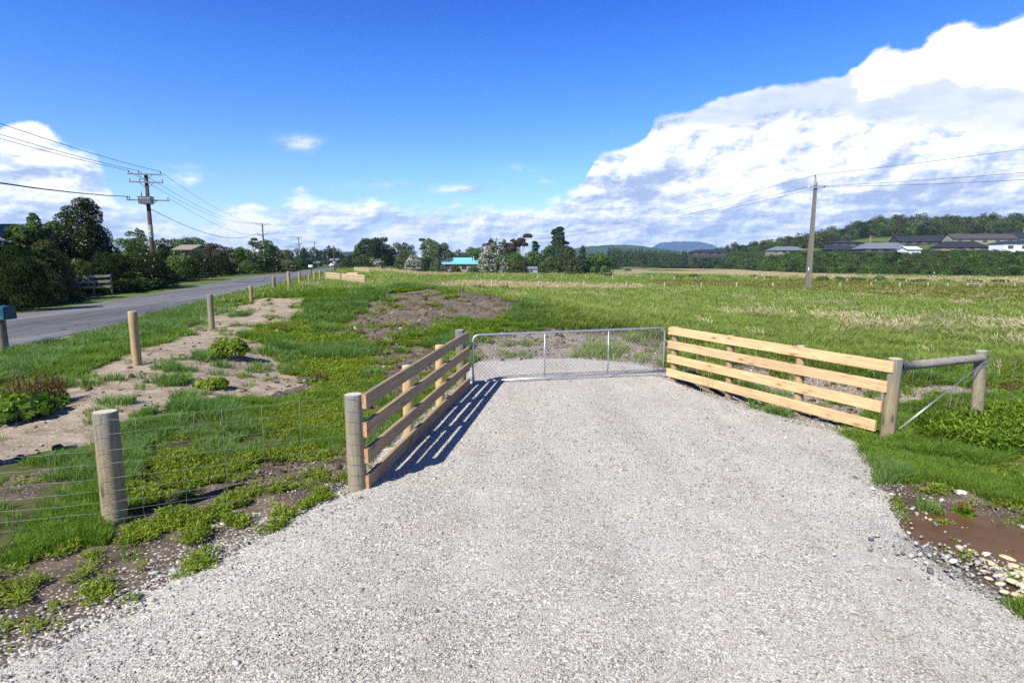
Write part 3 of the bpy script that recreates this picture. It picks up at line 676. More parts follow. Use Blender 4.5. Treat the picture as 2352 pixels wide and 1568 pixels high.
# puddle
c0 = np.mean(PUDDLE, 0); zp = min(Hz(*p) for p in [c0])+.055
pp = [(c0[0]+(p[0]-c0[0])*1.25, c0[1]+(p[1]-c0[1])*1.25, zp) for p in PUDDLE]
tag(link('puddle', new_mesh('puddle', pp, [list(range(len(pp)))][::-1], True, M['puddle'])), kind='structure')

# ------------------------------------------------------------------ picture-to-place helpers
def Pt(px, py, Y):
    d = pray(px, py); t = Y/d[1]; return Vector((d[0]*t, Y, CAMZ+d[2]*t))
def G(px, py):
    a = at0(px, py); return Vector((a[0], a[1], Hz(*a)))
def GY(px, Y, py=620):
    p = Pt(px, py, Y); return Vector((p.x, Y, Hz(p.x, Y)))
def ztop(py, p):                                  # height at which something standing at p ends in the picture
    a = math.atan((CH-py)/FPX)-PITCH; return CAMZ+math.tan(a)*p.y
def on_u(px, u):
    Y = 20.
    for _ in range(30):
        z_ = Hz(u-RSL*Y, Y); dx = (px-CW)/FPX
        f = (u-RSL*Y)-dx*(Y*math.cos(PITCH)+(CAMZ-z_)*math.sin(PITCH)); Y += f/(dx*math.cos(PITCH)+RSL)*.9
    return Vector((u-RSL*Y, Y, Hz(u-RSL*Y, Y)))

# ------------------------------------------------------------------ scattered ground cover (one object of stuff each)
def scatter_tree():
    g = bpy.data.node_groups.new("scatter", 'GeometryNodeTree')
    g.interface.new_socket("Geometry", in_out='INPUT', socket_type='NodeSocketGeometry')
    g.interface.new_socket("Geometry", in_out='OUTPUT', socket_type='NodeSocketGeometry')
    N, L = g.nodes, g.links
    gi = N.new('NodeGroupInput'); go = N.new('NodeGroupOutput')
    def na(name, typ):
        n = N.new('GeometryNodeInputNamedAttribute'); n.data_type = typ; n.inputs[0].default_value = name; return n.outputs[0]
    cmp = N.new('FunctionNodeCompare'); cmp.data_type = 'FLOAT'; cmp.operation = 'GREATER_THAN'
    L.new(na('lib', 'FLOAT'), cmp.inputs[0]); cmp.inputs[1].default_value = .5
    se = N.new('GeometryNodeSeparateGeometry'); se.domain = 'POINT'; L.new(gi.outputs[0], se.inputs[0]); L.new(cmp.outputs[0], se.inputs[1])
    sp_ = N.new('GeometryNodeSplitToInstances'); sp_.domain = 'POINT'; L.new(se.outputs[0], sp_.inputs[0]); L.new(na('gid', 'INT'), sp_.inputs['Group ID'])
    ip = N.new('GeometryNodeInstanceOnPoints'); L.new(se.outputs[1], ip.inputs['Points']); L.new(sp_.outputs[0], ip.inputs['Instance'])
    ip.inputs['Pick Instance'].default_value = True; L.new(na('gid', 'INT'), ip.inputs['Instance Index'])
    L.new(na('rot', 'FLOAT_VECTOR'), ip.inputs['Rotation']); L.new(na('scl', 'FLOAT_VECTOR'), ip.inputs['Scale'])
    L.new(ip.outputs[0], go.inputs[0]); return g
SCT = scatter_tree()
def scatter(name, mats, lib, P, rot, scl, label=None, kind='stuff'):
    """lib: list of (verts, tris, tint[, mi]); P (n,3), rot (n,3), scl (n,3)"""
    n = len(P); nl = sum(len(l[0]) for l in lib)
    V = np.concatenate([l[0] for l in lib]+[P]); off = 0; Fs = []; gid = []; tint = []; mi = []
    for i, l in enumerate(lib):
        Fs.append(l[1]+off); off += len(l[0]); gid += [i]*len(l[0]); tint.append(l[2]); mi.append(l[3] if len(l) > 3 else np.zeros(len(l[1]), int))
    z3 = np.zeros((nl, 3))
    att = {'lib': ('POINT', 'FLOAT', np.r_[np.ones(nl), np.zeros(n)]), 'gid': ('POINT', 'INT', np.r_[np.array(gid), rng.integers(0, len(lib), n)].astype(np.int32)),
           'tint': ('POINT', 'FLOAT', np.r_[np.concatenate(tint), np.zeros(n)]),
           'rot': ('POINT', 'FLOAT_VECTOR', np.concatenate([z3, rot])), 'scl': ('POINT', 'FLOAT_VECTOR', np.concatenate([z3, scl]))}
    me = new_mesh(name, V, np.concatenate(Fs), True, mats, np.concatenate(mi), att)
    o = link(name, me); m = o.modifiers.new("scatter", 'NODES'); m.node_group = SCT
    if label: o['label'] = label
    o['kind'] = kind; return o
def blades(n, h0, h1, w_, spread, lean=.5, wind=0., tl=0., th=1.):
    r = rng; a = r.random(n)*6.283; d = spread*np.sqrt(r.random(n)); bx, by = d*np.cos(a), d*np.sin(a)
    h = h0+(h1-h0)*r.random(n); la = a+r.normal(0, .7, n); ln = h*lean*(.3+r.random(n)); dx = ln*np.cos(la)+wind*h; dy = ln*np.sin(la)
    fa = r.random(n)*6.283; wx, wy = np.cos(fa)*w_/2, np.sin(fa)*w_/2
    b0 = np.stack([bx-wx, by-wy, 0*h-.02], 1); b1 = np.stack([bx+wx, by+wy, 0*h-.02], 1)
    m0 = np.stack([bx+dx*.35-wx*.8, by+dy*.35-wy*.8, h*.6], 1); m1 = np.stack([bx+dx*.35+wx*.8, by+dy*.35+wy*.8, h*.6], 1)
    tp = np.stack([bx+dx, by+dy, h*(1-.25*lean)], 1)
    V = np.stack([b0, b1, m0, m1, tp], 1).reshape(-1, 3); i = np.arange(n)[:, None]*5
    F = np.concatenate([i+[0, 1, 3], i+[0, 3, 2], i+[2, 3, 4]], 0)
    t = np.repeat(np.clip(tl+(th-tl)*r.random(n), 0, 1), 5); return V, F, t
def broad(n, h, s, spread):
    """low plant of small broad leaves"""
    r = rng; V = []; F = []; T = []
    for k in range(n):
        a = r.random()*6.283; d = spread*math.sqrt(r.random()); zc = h*(.25+.75*r.random())*(1-.5*d/spread); c = np.array([d*math.cos(a), d*math.sin(a), zc])
        la = r.random()*6.283; up = r.uniform(.0, 1.3); dr = np.array([math.cos(la), math.sin(la), up]); dr /= np.linalg.norm(dr)
        sd_ = np.cross(dr, [0, 0, 1]); sd_ /= np.linalg.norm(sd_); L = s*r.uniform(.7, 1.3)
        b = len(V); V += [c, c+dr*L*.5+sd_*L*.13+[0, 0, .02*L], c+dr*L-[0, 0, L*.15], c+dr*L*.5-sd_*L*.13+[0, 0, .02*L]]; F += [[b, b+1, b+2], [b, b+2, b+3]]; T += [r.random()]*4
    return np.array(V), np.array(F), np.array(T)
def straws(n, h0, h1, spread, wind):
    V, F, T = blades(n, h0, h1, .006, spread, .25, wind)
    r = rng; Vs = [V]; Fs = [F]; Ts = [T]; b = len(V)
    for k in range(n):
        tip = V[k*5+4]; m = V[k*5+2]; d = (tip-m); d /= np.linalg.norm(d)+1e-9; s = np.array([.009, .004, 0])
        Vs.append(np.array([tip-d*.06, tip+s, tip+d*.09, tip-s])); Fs.append(np.array([[0, 1, 2], [0, 2, 3]])+b); Ts.append(np.full(4, .8)); b += 4
    return np.concatenate(Vs), np.concatenate(Fs), np.concatenate(Ts)
def polar(n, r0, r1, a0=-44, a1=44):
    a = np.radians(rng.uniform(a0, a1, n)); r_ = np.exp(rng.uniform(math.log(r0), math.log(r1), n)); return r_*np.sin(a), r_*np.cos(a), r_
def place(x, y, s, sz, tilt=.12):
    n = len(x); P = np.stack([x, y, terrain(x, y)], 1)
    rot = np.stack([rng.normal(0, tilt, n), rng.normal(0, tilt, n), rng.random(n)*6.283], 1)
    return P, rot, np.stack([s, s, sz], 1)
def notroad(x, y): u = x+RSL*y; return (u > -9.0) | (u < -16.6)

# near and middle cover: pick what grows by place
x, y, r_ = polar(330000, 2.9, 30, -46, 46)
k = notroad(x, y) & (y > 2.2); x, y, r_ = x[k], y[k], r_[k]
mk = masks(x, y); u = x+RSL*y
q1 = fbm(x, y, .55, 4); q2 = fbm(x+50, y+20, 1.6, 4); q3 = fbm(x+8, y+90, 3.5, 3)
bare = np.maximum.reduce([mk['sand'], mk['soil'], mk['sanddim']])
dd = np.full(len(x), 9.); kk = (r_ < 18); dd[kk] = segd(x[kk], y[kk], DRIVE)
prob = np.where(bare > 0, 0, 1.0)
prob = np.where(mk['soil'] > 0, np.where(q2 > .60, .5, np.where(q3 > .66, .20, .008)), prob)
prob = np.where(mk['sand'] > 0, np.where(q2 > .67, .22, np.where(q3 > .68, .07, .003)), prob)
prob = np.where(mk['sanddim'] > 0, np.where(q2 > .66, .3, .01), prob)
prob = np.where(mk['soil']*(y > 16) > 0, prob*.3, prob)
prob = np.where(mk['drive'] > 0, 0, prob); prob = np.where(dd < .12, prob*.25, prob)
prob = np.where(mk['shoulder'] > 0, prob*.12, prob)
inw = (y < 9) & (x > 3); wetp = np.zeros(len(x), bool); wetp[inw] = inpoly(x[inw], y[inw], PUDDLE) | ((segd(x[inw], y[inw], PUDDLE) < .38) & (y[inw] < 4.9) & (x[inw] > 3.6)); prob = np.where(wetp, .02*(q3 > .6), prob)
prob = prob*np.where((q1 < .44) & (r_ < 24) & (x < .05*y+.5), .30, 1)
hf = fbm(x+61, y+33, 2.6, 3); prob = prob*np.where((r_ < 22) & (x < .05*y+.5), np.clip((hf-np.where(y < 8.5, .47, .37))/.12, .04, 1), 1)
dd_ = FB-FA; LL = np.hypot(*dd_); tt = ((x-FA[0])*dd_[0]+(y-FA[1])*dd_[1])/LL; ss = ((x-FA[0])*(-dd_[1])+(y-FA[1])*dd_[0])/LL
footc = (tt > -.4) & (tt < LL+.15) & (ss > -.45) & (ss < .8); prob = np.where(footc, 0, prob)
# thin grass on the bare strip at the foot of the near wire fence
lowleft = (y < 5.9) & (x < -1.2); prob = np.where(lowleft & (mk['soil'] > 0), np.where((q2 > .50) & (q3 > .53), .30, .004)*np.clip((y-3.4)/2.0, .05, 1), prob)
k = rng.random(len(x)) < prob; x, y, r_, q1, q2, q3, u = x[k], y[k], r_[k], q1[k], q2[k], q3[k], u[k]
soilk = mk['soil'][k] > 0
left = x < .5+.05*y
weedy = (left & (u > -2.2-.1*y) & (fbm(x+3, y+60, .8, 4)+.22*(rng.random(len(x))-.5) > .50-.02*(y < 9)) & (y < 24)) | (soilk & (q3 > .5))
blue = (~weedy) & (fbm(x+77, y+13, .35, 3) > .53)
fieldk = (~weedy) & (x > .06*y) & (y > 13)
oliv = masks(x, y)['olive'] > 0
def pick(k_, smin, hs, mx=1e9):
    i = np.nonzero(k_)[0]
    if len(i) > mx: i = rng.permutation(i)[:int(mx)]
    xx, yy, rr = x[i], y[i], r_[i]; s = np.clip(rr/9, smin, 3.0)*rng.uniform(.75, 1.3, len(i)); hh = hs*rng.uniform(.7, 1.3, len(i))*np.clip(rr/12, .85, 1.25)*(.45+1.15*fbm(xx+11, yy+5, 1.1, 3))
    return place(xx, yy, s, hh)
lib_g = [blades(26, .05, .13, .007, .07, .7) for _ in range(6)]
lib_b = [blades(30, .08, .19, .008, .08, .6, .1) for _ in range(5)]
lib_w = [broad(24, .085, .052, .07) for _ in range(8)]
lib_f = [blades(26, .09, .22, .010, .12, .55, -.1) for _ in range(6)]
scatter('grass', M['grass'], lib_g, *pick((~weedy) & (~blue) & (~fieldk), .8, 1.0))
scatter('bluish_grass', M['bluegrass'], lib_b, *pick(blue & (~fieldk), .8, 1.0))
scatter('weeds', M['weed'], lib_w, *pick(weedy, .85, 1.0))
scatter('meadow_grass', M['field'], lib_f, *pick(fieldk, .9, 1.15))
# far meadow
x, y, r_ = polar(120000, 26, 210, -44, 44)
u = x+RSL*y; k = ((u > -8.6)) & (y < 205); x, y, r_ = x[k], y[k], r_[k]; mk = masks(x, y)
k = (mk['soil']+mk['sand'] < .5) | (rng.random(len(x)) < .06); x, y, r_ = x[k], y[k], r_[k]; mk = {a: b[k] for a, b in mk.items()}
ol = (mk['olive'] > 0) & (rng.random(len(x)) < .85); dr = mk['dry'] > 0
lib_m = [blades(22, .13, .30, .05, .5, .5) for _ in range(6)]
def far(k_, m_, nm, hs=1.0):
    xx, yy, rr = x[k_], y[k_], r_[k_]; n = len(xx)
    scatter(nm, m_, lib_m, *place(xx, yy, np.clip(rr/45, .7, 4)*rng.uniform(.7, 1.3, n), hs*rng.uniform(.4, .95, n)*np.where(fbm(xx, yy, .12, 3) > .55, 1.15, .75)))
far((~ol) & (~dr), M['field'], 'far_meadow_grass'); far(ol, M['olive'], 'olive_meadow_grass'); far(dr, M['straw'], 'dry_grass', .9)
# straw seed heads blowing in the meadow behind the right rail fence
x, y, r_ = polar(60000, 9, 60, 2, 44); q = fbm(x+4, y+9, .6, 3); ins = inpoly(x+1.2*(q-.5), y+2.5*(q-.5), STRAW)
base = np.where(ins, np.where(q > .50, .085, .012), np.where(q > .70, .006, .0008))
mk = masks(x, y); k = (rng.random(len(x)) < base) & (mk['soil']+mk['drive'] < .5) & (y > 10.5); x, y, r_ = x[k], y[k], r_[k]
lib_s = [straws(16, .38, .62, .12, -.35) for _ in range(5)]
scatter('straw_grass', M['straw'], lib_s, *place(x, y, np.clip(r_/16, .8, 2), rng.uniform(.8, 1.2, len(x))))
x, y, r_ = polar(7000, 26, 80, -30, 42); q = fbm(x, y, .25, 3); k = (q > .73) & (masks(x, y)['soil'] < .5) & (x+RSL*y > -5); x, y, r_ = x[k], y[k], r_[k]
scatter('straw_tufts', M['straw'], lib_s, *place(x, y, np.clip(r_/20, .8, 3), rng.uniform(.45, .8, len(x))))
# leafy weeds on the bank below the brace
WEEDP = [(6.05, 7.9), (6.3, 8.5), (6.9, 8.85), (7.6, 9.1), (9.5, 9.5), (11.2, 9.6), (10.4, 8.1), (8.6, 7.5), (7.2, 7.3), (6.3, 7.4)]
bx = [p[0] for p in WEEDP]; by = [p[1] for p in WEEDP]
x = rng.uniform(min(bx), max(bx), 3500); y = rng.uniform(min(by)-.2, max(by), 3500); k = inpoly(x, y, WEEDP); x, y = x[k], y[k]
lib_d = [broad(40, .30, .09, .13) for _ in range(5)]
scatter('leafy_weeds', M['weedy'], lib_d, *place(x, y, rng.uniform(.8, 1.2, len(x)), rng.uniform(.7, 1.15, len(x))))
# tall fresh grass round the foot of the end post
x = rng.uniform(5.0, 9.5, 11000); y = rng.uniform(5.0, 8.3, 11000); k = (x > 5.35+.0*y) & (fbm(x, y, .9, 3) > .42) & (fbm(x, y+40, 3.1, 3) > .44) & (np.hypot(x-5.6, y-8.0) > .55) & ((x-5.66)*.5+(8.26-y)*.87 > -.3) & (masks(x, y)['drive'] < .5) & (masks(x, y)['soil'] < .5) & (segd(x, y, DRIVE) > .1); x, y = x[k], y[k]
lib_t = [blades(22, .08, .24, .008, .09, .7, .1) for _ in range(5)]
scatter('tall_grass', M['grass'], lib_t, *place(x, y, rng.uniform(.9, 1.2, len(x)), rng.uniform(.7, 1.1, len(x))))

# pebbles and clods
def lump(sub, flat, seed, jag=.25):
    import bmesh
    bm = bmesh.new(); bmesh.ops.create_icosphere(bm, subdivisions=sub, radius=1.0); r = np.random.default_rng(seed)
    V = np.array([v.co[:] for v in bm.verts]); F = np.array([[v.index for v in f.verts] for f in bm.faces]); bm.free()
    d = r.normal(0, 1, (4, 3)); s = sum(np.sin(V@d[i]*1.6+i) for i in range(4))/4
    V = V*(1+jag*s[:, None]); V *= np.array([1, r.uniform(.6, .9), flat*r.uniform(.8, 1.2)]); return V, F, np.full(len(V), .5)
lib_p = [lump(1, .5, i, .22) for i in range(8)]
def stones(name, m_, x, y, s, lib_, dz=.0, label=None):
    n = len(x); zt = terrain(x, y); P = np.stack([x, y, zt+dz], 1); rot = np.stack([rng.normal(0, .35, n), rng.normal(0, .35, n), rng.random(n)*6.28], 1)
    return scatter(name, m_, lib_, P, rot, np.stack([s, s, s], 1), label)
x, y, r_ = polar(150000, 2.8, 15.5, -50, 50); k = inpoly(x, y, DRIVE); x, y, r_ = x[k], y[k], r_[k]
s = np.clip(rng.lognormal(-5.35, .40, len(x)), .002, .018)*np.clip(r_/6, .8, 1.35)
stones('gravel', M['pebble'], x, y, s, lib_p, .028+s*.1)
x, y, r_ = polar(60000, 2.6, 15, -50, 50); d_ = segd(x, y, DRIVE); ins = inpoly(x, y, DRIVE)
pk = np.where(ins, .10*np.exp(-d_/.8)+.003, 1.0*np.exp(-d_/(.22+.3*fbm(x, y, 1.1, 3)))+.012*(masks(x, y)['soil'] > 0))
pk = np.where((x < -1.5) & (y < 5.6) & ~ins, np.maximum(pk*.5, .14*np.exp(-d_/.9)), pk)
k = rng.random(len(x)) < pk; x, y, r_, ins = x[k], y[k], r_[k], ins[k]
s = np.clip(rng.lognormal(-4.55, .45, len(x)), .005, .04)
stones('pebbles', M['pebble'], x, y, s, lib_p, np.where(ins, .026, .004)+s*.1)
x, y, r_ = polar(60000, 4, 34, -46, 46); mk = masks(x, y); k = (mk['soil']+.25*mk['sand']*(rng.random(len(x)) < .3) > 0) & (mk['drive'] < .5) & (rng.random(len(x)) < np.where(fbm(x, y, 1.2, 3) > .5, .5, .08)) & (y > 6); x, y, r_ = x[k], y[k], r_[k]
lib_c = [lump(1, .7, 40+i, .5) for i in range(6)]
s = np.clip(rng.lognormal(-3.7, .55, len(x)), .01, .13)*np.clip(r_/14, .6, 1.3)
stones('soil_clods', M['clod'], x, y, s, lib_c)
x, y, r_ = polar(9000, 5, 30, -46, 46); mk = masks(x, y); k = (mk['soil']+mk['sanddim']+.15*mk['sand'] > rng.random(len(x))*2.2) & (mk['drive'] < .5) & (y > 5.5); x, y, r_ = x[k], y[k], r_[k]
s = np.clip(rng.lognormal(-4.1, .45, len(x)), .008, .05)*np.clip(r_/12, .7, 1.5)
stones('scattered_pebbles', M['pebble'], x, y, s, lib_p, s*.2)

bx2 = [G(px, py) for px, py in ((2170, 1300), (2230, 1270), (2352, 1250), (2352, 1400), (2250, 1350))]
cx_ = np.mean([g.x for g in bx2]); cy_ = np.mean([g.y for g in bx2]); x = rng.normal(cx_+.1, .42, 420); y = rng.normal(cy_, .28, 420); s = np.clip(rng.lognormal(-4.2, .5, 420), .006, .04)
stones('rubble', M['pebble'], x, y, s, lib_p, .05)
# ------------------------------------------------------------------ single stones
def stone(px, py, wpx, m_, label, flat=.5, rz=0., group=None, asp=.7, dz=0., seed=1):
    g = G(px, py); ry_ = math.hypot(g.y*.99+(CAMZ-g.z)*.136, 0); a = wpx/FPX*ry_/2
    V, F, _ = lump(2, flat, seed, .34 if group else .2); V = V/np.abs(V).max(0)*np.array([a, a*asp, a*max(flat*.8, .3 if asp < .6 else .4)])
    me = new_mesh('river_stone', V, F, True, m_); o = link('river_stone', me, None, (g.x, g.y, g.z+a*flat*.35+dz)); o.rotation_euler = (.25*math.sin(seed*1.7), .2*math.sin(seed*2.9), rz+(.5*math.sin(seed*5.1) if group else 0))
    return tag(o, label, 'stone', group)
stone(2207, 1132, 27, M['stone_white'], 'bright white oval stone on the mud beside the grass above the puddle', .5, -.2, asp=.65)
stone(513, 1207, 17, M['stone_white'], 'rounded white stone right of the near fence post', .7, .1, asp=.8, seed=3)
stone(336, 1217, 22, M['stone_white'], 'jagged white stone at the foot of the near fence post', .45, .3, asp=.6, seed=7)
stone(314, 1376, 34, M['stone_blue'], 'slate blue pebble, the darkest on the gravel edge', .45, .75, asp=.5, seed=5)
stone(49, 1438, 36, M['stone_cream'], 'flat cream shard lying on brown soil by the weeds', .28, .6, asp=.42, seed=9)
stone(406, 1318, 34, M['stone_grey'], 'pale greenish flat stone longest along the gravel edge', .3, .05, asp=.4, seed=11)
stone(355, 1322, 24, M['stone_grey'], 'grey oval stone lying beside the long flat stone', .35, .3, asp=.5, seed=12)
stone(850, 1328, 20, M['stone_white'], 'small flat pale stone on the gravel below the round corner post', .35, .5, asp=.5, seed=13)
stone(935, 1367, 18, M['stone_grey'], 'small grey flat stone on the open gravel', .3, .1, asp=.5, seed=14)
stone(896, 1540, 20, M['stone_white'], 'white elongated stone near the bottom of the gravel', .3, 1.3, asp=.4, seed=15, dz=.02)
stone(285, 1478, 26, M['stone_white'], 'white stone on the gravel below the slate blue pebble', .4, .4, asp=.6, seed=16)
stone(1950, 1000, 22, M['stone_white'], 'whitish stone at the shaded foot of the right rail fence', .5, .0, asp=.6, seed=17)
PILE = [(2268, 1288, 30, .3), (2303, 1284, 32, -.2), (2237, 1279, 18, .1), (2257, 1274, 16, .5), (2331, 1262, 22, .1), (2345, 1250, 24, .2), (2300, 1246, 14, 0), (2311, 1302, 40, -.5), (2342, 1298, 36, -.35),
        (2270, 1306, 26, -.1), (2286, 1318, 24, -.4), (2334, 1320, 34, -.4), (2318, 1333, 30, -.5), (2349, 1335, 30, 0), (2295, 1334, 24, -.3), (2260, 1325, 18, -.2), (2344, 1275, 20, -.3), (2325, 1349, 28, -.3),
        (2348, 1360, 30, -.2), (2270, 1340, 16, .1), (2216, 1286, 12, .3), (2296, 1352, 20, -.2), (2335, 1378, 26, -.3), (2306, 1370, 18, .1), (2325, 1310, 18, .2)]
for i, (px, py, wd, rz) in enumerate(PILE):
    stone(px, py, wd*1.2, M['stone_cream'] if i % 4 else M['stone_white'], 'pale cream river stone in the pile at the end of the muddy puddle' if i % 4 else 'whitish river stone in the pile at the end of the muddy puddle', .5, rz-.4,
          'river stones in the pile beside the puddle' if i % 4 else 'whitish stones in the pile beside the puddle', .55, .03, 20+i)

# ------------------------------------------------------------------ posts, rails and wire
def post_mesh(name, r, h, mats, below=.25, sides=20, taper=.97, seed=0):
    rr = np.random.default_rng(seed); V = []; F = []; mi = []; sm = []
    lv = [(-below, 1), (0, 1)]+[(h*t, 1-(1-taper)*t) for t in (.25, .5, .75)]+[(h-.012, taper), (h, taper-.06)]
    ph = rr.random(3)*6.28
    for z_, s_ in lv:
        for k_ in range(sides):
            a = 2*math.pi*k_/sides; rad = r*s_*(1+.02*math.sin(2*a+ph[0])+.015*math.sin(3*a+ph[1]+z_*2)+.01*math.sin(7*a+ph[2])); V.append((rad*math.cos(a), rad*math.sin(a), z_))
    for j in range(len(lv)-1):
        for k_ in range(sides): F.append([j*sides+k_, j*sides+(k_+1) % sides, (j+1)*sides+(k_+1) % sides, (j+1)*sides+k_]); mi.append(0); sm.append(j < len(lv)-2)
    F.append([(len(lv)-1)*sides+k_ for k_ in range(sides)]); mi.append(1); sm.append(False)
    return new_mesh(name, V, F, sm, mats, mi)
def post(parent, P, r, h, m_, name='post', lean=(0, 0), seed=0, label=None, world=True, sides=20):
    me = post_mesh(name, r, h, [m_, M['post_top']], seed=seed, sides=sides); off = Vector(parent.location) if parent else Vector((0, 0, 0))
    o = link(name, me, parent, Vector(P)-off); o.rotation_euler = (lean[0], lean[1], seed*1.3)
    if label: o['label'] = label
    return o
def rail(parent, A_, B_, h, t, mats, bow=.01, seed=0, label=None, name='rail', bev=.004, tilt=0., nails=()):
    """sawn board from A to B, h tall, t thick; grain along local x; ends have their own material"""
    A_, B_ = Vector(A_), Vector(B_); L = (B_-A_).length; rr = np.random.default_rng(seed); n = 14; V = []; F = []; mi = []
    ph = rr.random(2)*3
    for i in range(n+1):
        s = i/n; xx = s*L; oy = bow*math.sin(s*math.pi+ph[0]*.3)+.003*math.sin(s*9+ph[1]); oz = .4*bow*math.sin(s*3.1+ph[1])
        e = bev
        for (yy, zz) in ((-t/2+e, -h/2), (t/2-e, -h/2), (t/2, -h/2+e), (t/2, h/2-e), (t/2-e, h/2), (-t/2+e, h/2), (-t/2, h/2-e), (-t/2, -h/2+e)): V.append((xx, yy+oy, zz+oz))
    for i in range(n):
        for k_ in range(8): F.append([i*8+k_, (i+1)*8+k_, (i+1)*8+(k_+1) % 8, i*8+(k_+1) % 8]); mi.append(0)
    F.append([k_ for k_ in range(8)]); mi.append(1); F.append([n*8+k_ for k_ in range(8)][::-1]); mi.append(1)
    for f in nails:
        for zz in (-.04, .04):
            for sy in (-1, 1):
                b0_ = len(V); oy = bow*math.sin(f*math.pi+ph[0]*.3)+.003*math.sin(f*9+ph[1]); oz = .4*bow*math.sin(f*3.1+ph[1])
                for k_ in range(6): V.append((f*L+.007*math.cos(k_*1.047)+.008*zz/.04, sy*(t/2+.0015)+oy, zz+oz+.007*math.sin(k_*1.047)))
                F.append([b0_+k_ for k_ in range(6)]); mi.append(len(mats)-1)
    me = new_mesh(name, V, F, False, mats, mi); o = link(name, me, parent, A_-(Vector(parent.location) if parent else Vector((0, 0, 0))))
    d = (B_-A_).normalized(); o.rotation_euler = (tilt, -math.asin(d.z), math.atan2(d.y, d.x))
    if label: o['label'] = label
    return o
def tubes(parent, name, runs, r, m_, n=5, loc=None):
    b = MB()
    for P in runs: b.tube(P, r, n, True)
    return b.build(name, m_, parent, loc)
def sagline(a, b, sag, n=10, wob=0., seed=0):
    rr = np.random.default_rng(seed)
    return [Vector(a).lerp(Vector(b), i/n)-Vector((0, 0, 4*sag*(i/n)*(1-i/n)))+Vector((0, 0, wob*rr.normal())) for i in range(n+1)]
def netting(parent, pts, heights, step=.33, r=.0018, wob=.004, name='wire_netting', off=0.):
    runs = []
    for a, b in zip(pts[:-1], pts[1:]):
        a, b = Vector(a), Vector(b); L = (Vector((b.x, b.y, 0))-Vector((a.x, a.y, 0))).length; n = max(2, int(L/step)); dn = Vector((-(b-a).y, (b-a).x, 0)).normalized()*off
        for i, h in enumerate(heights): runs.append([p+dn for p in sagline(a+Vector((0, 0, h)), b+Vector((0, 0, h)), .004, n*2, wob, i+3)])
        for k_ in range(1, n):
            p = a.lerp(b, (k_-.3)/n)+dn; js = [p+Vector(((k_*7+i*5) % 3*.004-.004, 0, h)) for i, h in enumerate(heights)]; runs.append(js)
    return tubes(parent, name, runs, r, M['wire'], 4)

# left rail fence
A0, B0 = Vector((-1.686, 5.96, 0)), Vector((-.99, 11.1, 0)); RH = [1.03, .72, .42, .12]
rt = root('rail_fence', (A0.x, A0.y, Hz(A0.x, A0.y)), 'brown weathered four-rail timber fence left of the gate, casting its shadow on gravel', 'fence')
dl = (B0-A0).normalized(); nl_ = Vector((dl.y, -dl.x, 0))
for i, (t_, r0, zt, m_, lb) in enumerate(((0, .098, 1.107, 'post_grey', 'thick round corner post, grey at the head, wrapped in wire'), (.335, .071, 1.11, 'post_new', None), (.665, .074, 1.147, 'post_new', None), (1, .095, 1.2, 'post_grey', 'thick grey-topped post carrying the gate hinges'))):
    p = A0.lerp(B0, t_); p.z = Hz(p.x, p.y); post(rt, p-nl_*(.0 if r0 < .08 else .015), r0, zt-p.z, M[m_], seed=i+1, label=lb, lean=(.01*(i-1), -.008*i))
for i, hz in enumerate(RH):
    a = A0-dl*.02+nl_*(.074+.032)+Vector((0, 0, hz)); b = B0+dl*.08+nl_*(.074+.032)+Vector((0, 0, hz+.06-.01*i))
    rail(rt, a, b, .162, .05, [M['rail_old_red'] if i in (2, 3) else M['rail_old'], M['end_grain'], M['cable']], .012, 30+i, nails=(.02, .34, .66, .975))
wraps = []
for h in (1.075, .94, .83, .70, .58, .46, .35, .23, .12, .04):
    c = A0+Vector((0, 0, h))-nl_*.015; wraps.append([c+Vector((.102*math.cos(a), .102*math.sin(a), .006*math.sin(a*1.5))) for a in np.linspace(0, 6.1, 20)])
for w_ in wraps: tubes(rt, 'wire_wrap', [w_], .0024, M['wire'], 4)

# right rail fence
A1, B1 = Vector((3.51, 12.05, 0)), Vector((5.66, 8.26, 0)); d1 = (B1-A1).normalized(); n1_ = Vector((d1.y, -d1.x, 0)); n1_ = n1_ if n1_.y < 0 else -n1_
rt = root('rail_fence', (B1.x, B1.y, Hz(B1.x, B1.y)), 'fresh orange-yellow pine four-rail fence right of the gate', 'fence')
for i, (t_, r0, zt, m_, lb) in enumerate(((0, .082, 1.16, 'post_tan', None), (1/3, .07, 1.13, 'post_tan', None), (2/3, .073, 1.12, 'post_tan', None), (1, .10, 1.116, 'post_grey', 'thick grey round end post with wires stapled round it'))):
    p = A1.lerp(B1, t_); zz = Hz(p.x, p.y); p.z = zz; post(rt, p, r0, zt-zz, M[m_], seed=i+5, label=lb, lean=(-.01, .01*i))
RR = [1.045, .745, .44, .135]
for i, hz in enumerate(RR):
    a = A1-d1*.10+n1_*.108+Vector((0, 0, hz+.03)); b = B1+d1*(.06-.06*i)+n1_*.108+Vector((0, 0, hz-.045-.008*i))
    rail(rt, a-d1*.0, b, .168, .05, [M['rail_new'], M['rail_new'], M['cable']], .012, 40+i, nails=(.025, .345, .665, .975))
wraps = []
for h in (1.06, .80, .60, .42, .26, .12):
    wraps.append([B1+Vector((.104*math.cos(a), .104*math.sin(a), h+.006*math.sin(a*1.5))) for a in np.linspace(0, 6.1, 20)])
for w_ in wraps: tubes(rt, 'wire_wrap', [w_], .0024, M['cable'], 4)

